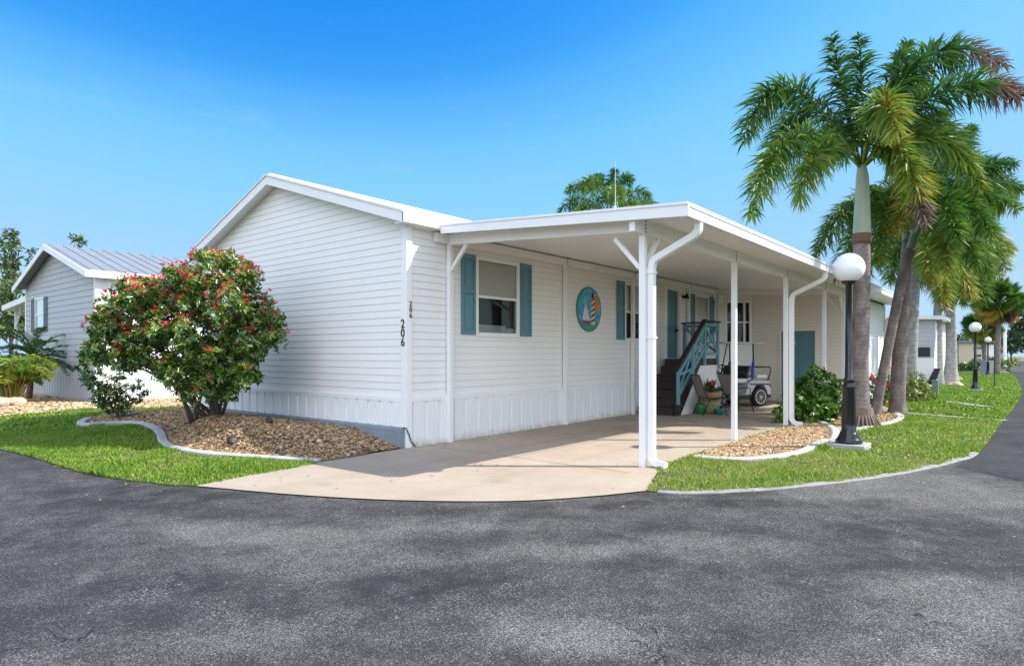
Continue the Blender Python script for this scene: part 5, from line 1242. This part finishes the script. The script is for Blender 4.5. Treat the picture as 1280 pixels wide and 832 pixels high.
# ================================================================== palms
def bez(a, b, c, n): return [(a*(1-t)*(1-t) + b*2*t*(1-t) + c*t*t) for t in [k/(n-1) for k in range(n)]]
def frond(p0, p1, p2, name, parent, mat='palm', leaf=0.42, n=260, tint=0.3, tipt=0.0, plume=1.0, wd=0.032, taper=True, droop=0.42, start=0.14, dead=0.0, jit=0.12, vee=0.22):
    """plumose frond along a bezier; plume=1 leaflets all round, 0 flat pinnate"""
    pts = np.array([list(p) for p in bez(Vector(p0), Vector(p1), Vector(p2), 24)])
    tt = np.sort(RNG.uniform(start, 1.0, n)); fi = tt*23; i0 = np.clip(fi.astype(int), 0, 22); fr = (fi - i0)[:, None]
    P = pts[i0]*(1-fr) + pts[i0+1]*fr; T = unit(pts[i0+1] - pts[i0])
    up = np.array([0, 0, 1.0]); s = unit(np.cross(T, up) + 1e-6); u = np.cross(s, T)
    side = np.where(RNG.uniform(0, 1, n) < 0.5, 1.0, -1.0)
    if plume > 0.5: ang = RNG.uniform(-PI, PI, n)
    else: ang = np.where(side > 0, 0.0, PI) + RNG.normal(vee, 0.2, n)*side
    o = s*np.cos(ang)[:, None] + u*np.sin(ang)[:, None]
    d = unit(o + T*RNG.uniform(0.25, 0.75, (n, 1)) + RNG.normal(0, 0.12, (n, 3)))
    env = 0.25 + 0.85*np.sin(np.clip((tt - start)/(1-start), 0, 1)*PI*0.80 + 0.42) if taper else np.ones(n)
    L = leaf*np.clip(env, 0.25, 1)*RNG.uniform(0.75, 1.15, n); Wd = wd*RNG.uniform(0.8, 1.2, n)
    nr = unit(np.cross(d, np.cross(T, o)) + RNG.normal(0, 0.55, (n, 3))); sd = unit(np.cross(d, nr))
    g = np.array([0, 0, -1.0])*droop
    m1 = P + d*L[:, None]*0.45 + g*(L*0.12)[:, None]; tp = P + d*L[:, None]*0.93 + g*(L*0.75)[:, None]
    w_ = (sd*Wd[:, None]*0.5)
    v = np.stack([P - w_*0.5, P + w_*0.5, m1 + w_, m1 - w_, tp], 1).reshape(-1, 3)
    i = np.arange(n)[:, None]*5
    f = np.concatenate([i + np.array([[0, 1, 2]]), i + np.array([[0, 2, 3]]), i + np.array([[3, 2, 4]])], 0)
    ti = np.clip(tint + RNG.normal(0, jit, n) + tipt*np.clip((tt-0.45)/0.55, 0, 1), 0, 1)
    if dead > 0:
        k_ = tt + RNG.normal(0, .03, n) > dead; ti = np.where(k_, RNG.uniform(.91, 1.0, n), ti)
    ti = np.repeat(ti, 5)
    # rachis
    mb = MB(); mb.tube([tuple(p) for p in pts[::2]], np.linspace(0.026, 0.006, 12)*(leaf/0.42)**0.5, 6)
    rv = np.array(mb.v); rf = []
    for q in mb.f:
        for k in range(1, len(q)-1): rf.append((q[0], q[k], q[k+1]))
    rf = np.array(rf) + len(v)
    return np_mesh(name, np.concatenate([v, rv]), np.concatenate([f, rf]), M[mat], parent, tint=np.concatenate([ti, np.full(len(rv), min(1, tint + 0.22))]))
def trunk_tube(path, radii, name, mat, parent, n=18):
    mb = MB(); P = smooth([Vector(p) for p in path], 6); R2 = np.interp(np.linspace(0, 1, len(P)), np.linspace(0, 1, len(radii)), radii); mb.tube(P, list(R2), n); return mb.build(name, mat, parent, smooth=True)
def rel(heart, dx, dz, dd): return heart + RT*dx + Vector((0, 0, dz)) + FW*dd

# nearest palm, the tall one
pb = gp(1077, 533); pdp = (pb - CAM).dot(FW)
A = thing('foxtail_palm', 'tallest foxtail palm with thick grey trunk directly right of the nearest lamp', 'palm tree', pb)
def up_at(px, py): return at_depth(px, py, pdp)
sc_ = pdp/790
path = [up_at(1077, 534) - Vector((0, 0, .05)), up_at(1075, 505), up_at(1075, 440), up_at(1077, 380), up_at(1077, 330), up_at(1077, 302)]
trunk_tube(path, [14.5*sc_, 11*sc_, 9.6*sc_, 9.5*sc_, 9.8*sc_, 9.6*sc_], 'trunk', M['trunk'], A, 22)
trunk_tube([up_at(1077, 303), up_at(1077.5, 285), up_at(1078, 250), up_at(1078, 222), up_at(1077, 207)], [10.0*sc_, 10.2*sc_, 8.6*sc_, 7.2*sc_, 5*sc_], 'crownshaft', M['shaft'], A, 20)
mb = MB(); c = up_at(1077, 298); mb.lathe(c, [(10.4*sc_, -0.12), (11.2*sc_, -0.03), (10.9*sc_, 0.05), (10.3*sc_, 0.10)], 18); mb.build('old_leaf_base', M['fibre'], A, smooth=True)
mb = MB()
for k in range(26):
    a = 2*PI*k/26; r = 13.5*sc_*random.uniform(.9, 1.05); p = pb + Vector((math.cos(a)*r*0.8, math.sin(a)*r*0.8, 0.30)); q = pb + Vector((math.cos(a)*r*1.75, math.sin(a)*r*1.75, -0.02)); mb.tube([p, p.lerp(q, .5) + Vector((0, 0, .03)), q], [0.02, 0.025, 0.015], 6)
mb.lathe(pb, [(15.5*sc_, 0), (15*sc_, 0.12), (12.5*sc_, 0.40)], 18); mb.build('root_collar', M['root'], A)
hA = up_at(1077, 205)
z2 = lambda zx, zy, dd: at_depth(900 + zx/2.774, 20 + zy/2.774, pdp + dd)
FA = [  # control, tip, depth of each, tint, tip tint, leaflets, length, where the dead tip begins
    ((195, 10, -.3), (80, 440, -.5), .20, .06, 420, .50, 0), ((215, 240, -.9), (105, 690, -1.4), .28, .12, 420, .48, 0), ((320, 340, -1.0), (275, 655, -1.5), .32, .2, 280, .42, 0),
    ((300, 120, .6), (150, 520, 1.2), .16, .06, 360, .48, 0), ((420, 240, .5), (385, 70, .3), .12, .08, 330, .46, 0), ((500, 260, -.2), (480, 68, -.5), .10, .05, 330, .46, 0), ((570, 280, .5), (650, 92, .9), .16, .05, 320, .46, 0),
    ((660, -40, .4), (985, 170, .7), .12, .06, 470, .52, .74), ((780, 110, -.3), (1045, 280, -.2), .16, .10, 470, .52, .74), ((560, 150, -1.0), (610, 400, -2.0), .36, .22, 420, .46, 0),
    ((640, 310, -.8), (705, 715, -1.2), .42, .26, 430, .46, .88), ((760, 280, .2), (910, 600, .2), .33, .2, 420, .44, 0), ((660, 250, .9), (870, 470, 1.6), .2, .1, 350, .48, 0),
    ((430, 260, 1.2), (330, 520, 2.0), .2, .1, 280, .42, 0), ((560, 200, 1.0), (720, 250, 2.0), .15, .1, 300, .46, 0)]
for (cx1, cy1, cd), (tx, ty, td), ti, tt_, n, L, dd_ in FA:
    frond(hA + Vector((0, 0, -0.1)), z2(cx1, cy1, cd), z2(tx, ty, td), 'frond', A, leaf=L*1.25, n=int(n*1.25), tint=ti, tipt=tt_, wd=.042, jit=.14, dead=dd_)
frond(hA, hA + Vector((0, 0, .9)), rel(hA, -.1, 1.75, .1), 'spear_leaf', A, leaf=.12, n=60, tint=.1, plume=1)

# second palm: straight trunk behind the leaning one
def palm(name, label, base, path_px, dep, radii_px, shaft_px, heart_px, fr, mat='trunk', leaf=.42, nleaf=300, wd=0.034, plume=1.0, group=None, flare=None):
    s = dep/790; at = lambda p: at_depth(p[0], p[1], dep)
    t = thing(name, label, 'palm tree', base, group)
    trunk_tube([base - Vector((0, 0, .05))] + [at(p) for p in path_px], [r*s for r in radii_px], 'trunk', M[mat], t, 18)
    if shaft_px: trunk_tube([at(p) for p, r in shaft_px], [r*s for p, r in shaft_px], 'crownshaft', M['shaft'], t, 16)
    h = at(heart_px)
    for (c1, t1, ti, tt_) in fr:
        a = at_depth(c1[0], c1[1], dep + c1[2]); b = at_depth(t1[0], t1[1], dep + t1[2])
        ln = (b - h).length
        frond(h, a, b, 'frond', t, leaf=leaf*1.2, n=int(nleaf*1.35*max(0.5, min(1.4, ln/2.2))), tint=ti, tipt=tt_, plume=plume, wd=wd)
    return t
b2 = gp(1122, 517); d2 = (b2 - CAM).dot(FW)
palm('foxtail_palm', 'foxtail palm with thick straight trunk just behind the leaning trunk', b2, [(1122, 500), (1124, 450), (1128, 390), (1132, 330), (1133, 300)], d2, [12, 8.8, 8.2, 7.8, 6.4, 5],
     [((1133, 302), 5), ((1132.5, 275), 3.6), ((1132, 240), 2.6)], (1132, 240),
     [((1060, 225, -.4), (1018, 322, -.6), .3, .1), ((1085, 240, -.9), (1045, 345, -1.2), .28, .12), ((1100, 215, .5), (1060, 290, 1.0), .2, .1), ((1108, 230, -1.4), (1098, 330, -1.9), .34, .15),
      ((1118, 170, .3), (1092, 150, .4), .15, .1), ((1150, 170, .4), (1180, 140, .6), .16, .1), ((1180, 170, .3), (1250, 215, .6), .2, .1), ((1170, 210, -.8), (1205, 300, -1.4), .42, .25), ((1155, 200, 1.0), (1195, 270, 1.8), .25, .1), ((1140, 190, -.9), (1160, 250, -1.8), .4, .3)], leaf=.45, nleaf=330)
b3 = gp(1093, 519); d3 = (b3 - CAM).dot(FW)
palm('foxtail_palm', 'slim foxtail palm whose pale trunk leans right across its neighbour', b3, [(1097, 500), (1107, 450), (1119, 390), (1131, 335), (1138, 312)], d3, [6.5, 6, 5.6, 5.6, 6.2, 6],
     [((1137.5, 314), 5.6), ((1143, 296), 5), ((1150, 278), 3.8), ((1156, 262), 2.6)], (1156, 262),
     [((1200, 200, -.4), (1268, 205, -.6), .12, .1), ((1210, 215, -.8), (1272, 262, -1.0), .2, .2), ((1205, 245, .2), (1262, 315, .3), .3, .3), ((1190, 240, -1.2), (1222, 330, -1.8), .24, .12), ((1180, 190, .6), (1215, 160, 1.0), .14, .05),
      ((1168, 205, -.5), (1180, 175, -.8), .16, .05), ((1140, 215, -1.0), (1118, 290, -1.6), .5, .2), ((1175, 240, -1.5), (1185, 335, -2.2), .34, .2), ((1200, 225, 1.2), (1250, 260, 1.9), .3, .4), ((1215, 250, -.3), (1258, 335, -.5), .26, .3), ((1205, 265, -.9), (1238, 348, -1.2), .2, .15), ((1225, 205, .8), (1276, 238, 1.2), .16, .1), ((1190, 225, -1.8), (1240, 290, -2.6), .22, .12), ((1170, 215, -2.0), (1200, 300, -3.0), .2, .1), ((1150, 220, 1.0), (1130, 260, 1.8), .2, .1)], leaf=.45, nleaf=340)
# royal palms along the lawn
b4 = gp(1137, 488); d4 = 21.5; b4 = at_depth(1138, 488, d4); b4.z = 0
palm('royal_palm', 'pale smooth royal palm trunk rising behind the croton shrub', b4, [(1138, 470), (1138, 420), (1140, 370), (1142, 345)], d4, [10, 8, 8, 8.3, 8, 7.6],
     [((1142, 346), 7.8), ((1143, 330), 6.5), ((1145, 305), 4)], (1146, 302),
     [((1175, 270, -.8), (1182, 385, -1.6), .38, .25), ((1185, 285, -.3), (1215, 370, -.6), .4, .3), ((1130, 280, -.6), (1112, 352, -1.0), .25, .1), ((1110, 285, .6), (1082, 345, 1.0), .18, .1), ((1160, 250, .3), (1190, 250, .6), .2, .1), ((1135, 255, .4), (1110, 260, .8), .2, .1), ((1160, 275, -1.5), (1166, 350, -2.8), .40, .2)], mat='trunkpale', leaf=.6, nleaf=360, wd=.045, group=None)
d5 = 30.0
b5 = at_depth(1173, 482, d5); b5.z = 0
palm('royal_palm', 'slimmer royal palm with a brown collar standing left of a thicker pale one', b5, [(1173, 455), (1172.5, 420), (1172, 395), (1172, 375)], d5, [7, 5, 4.9, 4.8, 4.6, 3.6],
     [((1172, 376), 4.6), ((1172.5, 362), 3.2), ((1173, 345), 2)], (1173, 340),
     [((1195, 315, -.8), (1212, 352, -1.2), .24, .1), ((1200, 325, .4), (1222, 330, .6), .2, .1), ((1155, 315, -.6), (1138, 362, -1.0), .2, .1), ((1160, 305, .5), (1140, 310, 1), .16, .1), ((1180, 300, .2), (1190, 288, .3), .15, .1), ((1175, 325, -2), (1180, 372, -3.2), .26, .1)], mat='trunkpale', leaf=.75, nleaf=280, wd=.06)
b6 = at_depth(1188, 478, d5+1); b6.z = 0
palm('royal_palm', 'thick pale royal palm with swollen base beside the white house end', b6, [(1188.5, 462), (1189, 440), (1188.5, 400), (1188, 370)], d5+1, [11, 7.5, 6.2, 5.8, 5.6, 4.6],
     [((1188, 371), 4.6), ((1188, 358), 4), ((1188, 342), 2)], (1188, 340),
     [((1215, 310, -.6), (1250, 345, -.9), .22, .3), ((1225, 300, .5), (1262, 310, .8), .24, .3), ((1210, 330, -1.6), (1230, 375, -2.2), .26, .1), ((1170, 310, -.6), (1152, 335, -1), .2, .1), ((1200, 295, .3), (1212, 280, .5), .15, .1), ((1195, 330, -2), (1203, 375, -3), .3, .1), ((1215, 310, -1.6), (1240, 330, -2.6), .3, .3)], mat='trunkpale', leaf=.8, nleaf=300, wd=.06)
# far fan palm
def fan_palm(name, label, base, top, rt_, heads, rad, nleaf, parent_mat='trunk', group=None, tint=.35, lw=0.05):
    t = thing(name, label, 'palm tree', base, group)
    trunk_tube([base - Vector((0, 0, .1)), Vector(base).lerp(Vector(top), .4), top], [rt_*1.2, rt_, rt_*0.9], 'trunk', M[parent_mat], t, 12)
    vs = []; fs = []; ts = []; off = 0; petioles = MB()
    for k in range(nleaf):
        d = Vector((random.gauss(0, 1), random.gauss(0, 1), random.gauss(0.25, 1.0))).normalized(); d.z = max(d.z, -0.8); d.normalize(); ln = rad*random.uniform(.5, .62)
        c = Vector(top) + d*ln; petioles.tube([top, c], [0.02, 0.012], 4)
        m = 22; s = (Matrix.Rotation(random.uniform(-1.2, 1.2), 3, d) @ d.cross(Vector((0, 0, 1)))).normalized(); nrm = s.cross(d).normalized()
        a = np.linspace(-2.0, 2.0, m); dd = np.array([list(d*math.cos(q) + s*math.sin(q)) for q in a]); dd[:, 2] -= 0.18*np.abs(a)*0.5
        v, f = leaf_arrays(np.repeat(np.array([list(c)]), m, 0), unit(dd), np.repeat(np.array([list(nrm)]), m, 0), np.full(m, rad*.5)*(1 - 0.25*np.abs(a)/2), np.full(m, lw))
        vs.append(v); fs.append(f + off); off += len(v); ts.append(np.full(len(v), np.clip(random.gauss(tint - 0.15*d.z, .1) + (0.35 if d.z < -0.35 else 0), 0, 1)))
    np_mesh('fan_leaves', np.concatenate(vs), np.concatenate(fs), M['palm'], t, tint=np.concatenate(ts))
    petioles.build('leaf_stalks', M['shaft'], t)
    return t
d7 = 46.0; b7 = at_depth(1246, 468, d7); b7.z = 0
fan_palm('fan_palm', 'fan palm with dense round crown beside the road bend', b7, at_depth(1249, 378, d7), 0.17, 1, 1.85, 110, lw=.13)
b8 = at_depth(1232, 468, d7+8); b8.z = 0
fan_palm('fan_palm', 'shorter darker fan palm partly behind the dense round crowned one', b8, at_depth(1228, 408, d7+8), 0.16, 1, 1.6, 80, tint=.2, lw=.13)
# crown seen above the roof, behind the house
b9 = at_depth(762, 470, 32.0); b9.z = 0; h9 = at_depth(762, 270, 32.0); s9 = 32/790
t9 = thing('coconut_palm', 'palm crown showing above the carport roof behind the antenna', 'palm tree', b9)
trunk_tube([b9, h9], [.22, .17], 'trunk', M['trunk'], t9, 12)
for c1, t1, ti in (((725, 228, -.4), (699, 266, -.6), .22), ((728, 212, .3), (708, 240, .6), .3), ((742, 205, -1), (728, 234, -2), .3), ((776, 205, 0), (790, 226, 0), .18), ((790, 222, -.6), (812, 246, -1), .3), ((800, 240, .4), (824, 262, .7), .28), ((765, 215, -1.2), (778, 248, -2.2), .36), ((785, 240, -1), (800, 268, -1.8), .42), ((730, 240, -1), (712, 280, -1.4), .34), ((752, 212, .4), (746, 224, .8), .16), ((764, 225, 1.0), (768, 212, 1.2), .12)):
    frond(h9, at_depth(c1[0], c1[1], 32 + c1[2]), at_depth(t1[0], t1[1], 32 + t1[2]), 'frond', t9, leaf=.70, n=300, tint=ti, plume=1, wd=.045, droop=.6)
# small feathery palms by the grey house
b10 = gp(36, 499); dp = (b10 - CAM).dot(FW); s10 = dp/790
t10 = thing('pygmy_date_palm', 'small dark feathery date palm in front of the grey house', 'palm tree', b10); h10 = at_depth(42, 446, dp)
trunk_tube([b10, b10.lerp(h10, .5), h10], [.10, .08, .09], 'trunk', M['fibre'], t10, 12)
for k in range(38):
    a = 2*PI*k*0.382 + random.uniform(-.2, .2); el = math.radians(random.uniform(-8, 80)); R1 = random.uniform(1.15, 1.65)
    o = Vector((math.cos(a), math.sin(a), 0)); d_ = o*math.cos(el) + Vector((0, 0, math.sin(el)))
    frond(h10, h10 + d_*R1*.62, h10 + o*R1*(.35 + .65*math.cos(el)) + Vector((0, 0, R1*(.80*math.sin(el) - .42*math.cos(el)))), 'frond', t10, leaf=.24, n=130, tint=random.uniform(.0, .28), plume=0, wd=.018, vee=.55)
b11 = gp(16, 505); dp = (b11 - CAM).dot(FW)
t11 = thing('areca_palm', 'bright yellow-green clumping palm in front of the dark date palm', 'palm tree', b11)
for k in range(40):
    a = random.uniform(0, 2*PI); o = Vector((math.cos(a), math.sin(a), 0)); st_ = b11 + o*random.uniform(0, .2); hgt = random.uniform(1.0, 2.1); R1 = random.uniform(.5, 1.15)
    frond(st_, st_ + o*R1*.25 + Vector((0, 0, hgt)), st_ + o*R1 + Vector((0, 0, hgt*.55)), 'frond', t11, leaf=.36, n=120, tint=random.uniform(.30, .58), plume=0, wd=.032, start=.30, vee=.45)
mb = MB()
for k in range(9):
    a = 2*PI*k/9; mb.tube([b11 + Vector((math.cos(a)*.12, math.sin(a)*.12, 0)), b11 + Vector((math.cos(a)*.16, math.sin(a)*.16, .7))], [.025, .015], 8)
mb.build('canes', M['shaft'], t11, smooth=True)

# ================================================================== trees further off
def tree(name, label, px, base_py, top_py, dep, halfw_px, n, per, L, Wd, tint, group='trees beyond the houses', shape=1.0, mat='leaffar', trunk_r=.14):
    b = at_depth(px, base_py, dep); b.z = 0; s = dep/790; top = at_depth(px, top_py, dep).z; cl = []
    for i in range(n):
        q = (i + .5)/n; z = top*(.28 + .70*q); w = halfw_px*s*(math.sin(PI*min(1, .15 + q*.83))**.7 if shape > .5 else (1.05 - q))
        a = random.uniform(0, 2*PI); rr = w*math.sqrt(random.uniform(.05, 1))*.8
        cl.append((b.x + math.cos(a)*rr, b.y + math.sin(a)*rr, z, max(.12*top/4, w*random.uniform(.22, .42))))
    t = thing(name, label, 'tree', b, group)
    v, f, ti, tips = foliage(cl, per, L, Wd, 6, shell=.25, tint=tint); np_mesh('crown', v, f, M[mat], t, tint=ti)
    mb = MB(); mb.tube([b - Vector((0, 0, .1)), Vector((b.x, b.y, top*.5)), Vector((b.x, b.y, top*.92))], [trunk_r, trunk_r*.7, trunk_r*.2], 8)
    for c in cl[::2]: mb.tube([(b.x, b.y, max(.3, c[2]-.6*top*.15)), c[:3]], [trunk_r*.3, trunk_r*.1], 5)
    mb.build('trunk', M['bark'], t, smooth=True); return t
tree('feathery_tree', 'tall airy feathery tree at the far left behind the grey house', 14, 470, 284, 44, 30, 46, 34, .5, .14, (.5, .25), shape=0)
tree('feathery_tree', 'feathery tree cut by the left edge, fuller than its neighbour', -6, 470, 296, 47, 34, 40, 30, .5, .16, (.6, .25))
tree('feathery_tree', 'thin tree tip showing just left of the grey roof ridge', 42, 470, 308, 52, 12, 20, 26, .5, .12, (.4, .2), shape=0)
tree('feathery_tree', 'round tree top showing above the metal roof ridge', 98, 470, 290, 55, 22, 36, 22, .5, .15, (.5, .25))
for args in (('broadleaf_tree', 'low bushy tree above the cream building roof', 1204, 462, 421, 80, 26, 16, 8, .8, .3, (.45, .25)),
             ('norfolk_pine', 'tiny dark spire of a pine above the cream building', 1210, 462, 402, 95, 6, 14, 8, .8, .16, (.1, .1)),
             ('broadleaf_tree', 'dark tree at the right end of the road, rising highest there', 1282, 455, 385, 120, 24, 22, 5, 1.2, .5, (.25, .2)),
             ('broadleaf_tree', 'dark low tree in the middle of the row closing the road', 1264, 455, 412, 125, 20, 18, 5, 1.2, .5, (.3, .2)),
             ('broadleaf_tree', 'small pale tree left of the row closing the road', 1243, 455, 424, 118, 14, 14, 6, 1.0, .4, (.5, .2)),
             ('broadleaf_tree', 'dark tree behind the white pole', 1255, 455, 416, 150, 18, 16, 4, 1.3, .5, (.2, .15)),
             ('broadleaf_tree', 'dark tree seen between the royal palm trunks', 1184, 462, 425, 90, 14, 14, 8, .8, .3, (.3, .2))):
    tree(*args, shape=(0 if args[0] == 'norfolk_pine' else 1))
# low planting in front of the cream building
for k, (px, py, r, mt, tn, lab) in enumerate(((1202, 461, .5, 'leafhib', .4, 'low dark bush at the left foot of the cream building'), (1213, 461, .45, 'leafhib', .5, 'low bush under the emblem of the cream building'), (1229, 459, .8, 'leafhib', .6, 'rounded bright bush at the right end of the cream building'), (1252, 459, .9, 'leafyel', .5, 'yellow-green hedge bush near the white pole'))):
    g = gp(px, py); g = at_depth(px, py, 57); g.z = 0
    shrub('low_bush', lab, 'shrub', g, [(g.x + random.uniform(-1, 1)*r*1.2, g.y + random.uniform(-1, 1)*r, r*random.uniform(.5, .9), r*random.uniform(.5, .8)) for _ in range(7)], 60, .25, .1, mt, n_stems=4, tint=(tn, .25))

# ================================================================== camera, sun, sky
cd = bpy.data.cameras.new('camera'); co = bpy.data.objects.new('camera', cd); COL.objects.link(co)
cd.sensor_width = 36; cd.lens = FPX/1280*36; cd.shift_y = (HY - 416)/1280; cd.clip_start = 0.05; cd.clip_end = 2000
co.location = CAM; co.rotation_euler = (math.radians(90), 0, -math.atan2(FW.x, FW.y)); S.camera = co
SE = math.radians(42.5); sdir = Vector((0.62*math.cos(SE), -0.785*math.cos(SE), math.sin(SE))).normalized()
ld = bpy.data.lights.new('sun', 'SUN'); lo = bpy.data.objects.new('sun', ld); COL.objects.link(lo)
ld.energy = SUN_E; ld.angle = math.radians(0.53); ld.color = (1.0, 0.955, 0.88); lo.rotation_euler = (-sdir).to_track_quat('-Z', 'Y').to_euler(); lo.location = (0, -20, 30)
wd_ = bpy.data.worlds.new('World'); S.world = wd_; wd_.use_nodes = True; nt = wd_.node_tree; nt.nodes.clear()
sk = nt.nodes.new('ShaderNodeTexSky'); sk.sky_type = 'NISHITA'; sk.sun_disc = False; sk.sun_elevation = SE; sk.sun_rotation = math.atan2(sdir.x, sdir.y)
sk.air_density = 1.0; sk.dust_density = 0.0; sk.ozone_density = 4.0; sk.altitude = 0
def wn(typ, **kw):
    nd = nt.nodes.new('ShaderNode' + typ)
    for k, v_ in kw.items(): setattr(nd, k, v_)
    return nd
def wl(a_, b_): nt.links.new(a_, b_)
s1 = wn('Vector' + 'Math', operation='SCALE'); s1.inputs['Scale'].default_value = 1/8; wl(sk.outputs[0], s1.inputs[0])
cv = wn('RGBCurve'); wl(s1.outputs[0], cv.inputs['Color'])
for ch, pts in enumerate(((( .0, .0), (.125, .022), (.150, .075), (.190, .145), (.32, .235), (.75, .33), (1, .36)), ((0, 0), (.235, .225), (.27, .31), (.34, .41), (.53, .44), (.9, .48), (1, .49)), ((0, 0), (.46, .62), (.6, .69), (.79, .70), (.95, .62), (1, .60)))):
    c_ = cv.mapping.curves[ch]; c_.points[0].location = pts[0]; c_.points[1].location = pts[-1]
    for p_ in pts[1:-1]: c_.points.new(*p_)
cv.mapping.update()
s2 = wn('VectorMath', operation='SCALE'); s2.inputs['Scale'].default_value = 4.0; wl(cv.outputs[0], s2.inputs[0])
tc = wn('TexCoord')
# bright clouds added unseen behind the camera to lift shade, faint cirrus in front
dt = wn('VectorMath', operation='DOT_PRODUCT'); wl(tc.outputs['Generated'], dt.inputs[0]); dt.inputs[1].default_value = -FW
back = wn('MapRange', interpolation_type='SMOOTHSTEP'); wl(dt.outputs['Value'], back.inputs[0]); back.inputs[1].default_value = -0.05; back.inputs[2].default_value = 0.35
mp_ = wn('Mapping'); wl(tc.outputs['Generated'], mp_.inputs[0]); mp_.inputs['Scale'].default_value = (1, 1, 2.4)
cn = wn('TexNoise'); wl(mp_.outputs[0], cn.inputs['Vector']); cn.inputs['Scale'].default_value = 2.2; cn.inputs['Detail'].default_value = 8; cn.inputs['Roughness'].default_value = 0.6
cr = wn('MapRange', interpolation_type='SMOOTHSTEP'); wl(cn.outputs[0], cr.inputs[0]); cr.inputs[1].default_value = 0.40; cr.inputs[2].default_value = 0.58
mm = wn('Math', operation='MULTIPLY'); wl(back.outputs[0], mm.inputs[0]); wl(cr.outputs[0], mm.inputs[1])
mx1 = wn('Mix', data_type='RGBA'); wl(mm.outputs[0], mx1.inputs[0]); wl(s2.outputs[0], mx1.inputs[6]); mx1.inputs[7].default_value = FILL_CLOUD
mp2 = wn('Mapping'); wl(tc.outputs['Generated'], mp2.inputs[0]); mp2.inputs['Scale'].default_value = (1.0, 3.2, 5.0); mp2.inputs['Rotation'].default_value = (0.2, 0.5, 0.9)
c2 = wn('TexNoise'); wl(mp2.outputs[0], c2.inputs['Vector']); c2.inputs['Scale'].default_value = 2.6; c2.inputs['Detail'].default_value = 9; c2.inputs['Roughness'].default_value = 0.62; c2.inputs['Distortion'].default_value = 0.8
r2 = wn('MapRange', interpolation_type='SMOOTHSTEP'); wl(c2.outputs[0], r2.inputs[0]); r2.inputs[1].default_value = 0.58; r2.inputs[2].default_value = 0.85; r2.inputs[4].default_value = 0.16
mx2 = wn('Mix', data_type='RGBA'); wl(r2.outputs[0], mx2.inputs[0]); wl(mx1.outputs[2], mx2.inputs[6]); mx2.inputs[7].default_value = (1.9, 2.2, 2.5, 1)
bg = wn('Background'); bg.inputs[1].default_value = SKY_S; ow = wn('OutputWorld')
wl(mx2.outputs[2], bg.inputs[0]); wl(bg.outputs[0], ow.inputs[0])
S.view_settings.view_transform = 'Standard'; S.view_settings.look = 'None'; S.view_settings.exposure = EXPO; S.view_settings.gamma = 1.0; S.view_settings.use_curve_mapping = False
S.cycles.max_bounces = 12; S.cycles.diffuse_bounces = 7; S.cycles.transparent_max_bounces = 12; S.cycles.caustics_reflective = False; S.cycles.caustics_refractive = False
S.cycles.sample_clamp_indirect = 8
S.render.engine = 'CYCLES'
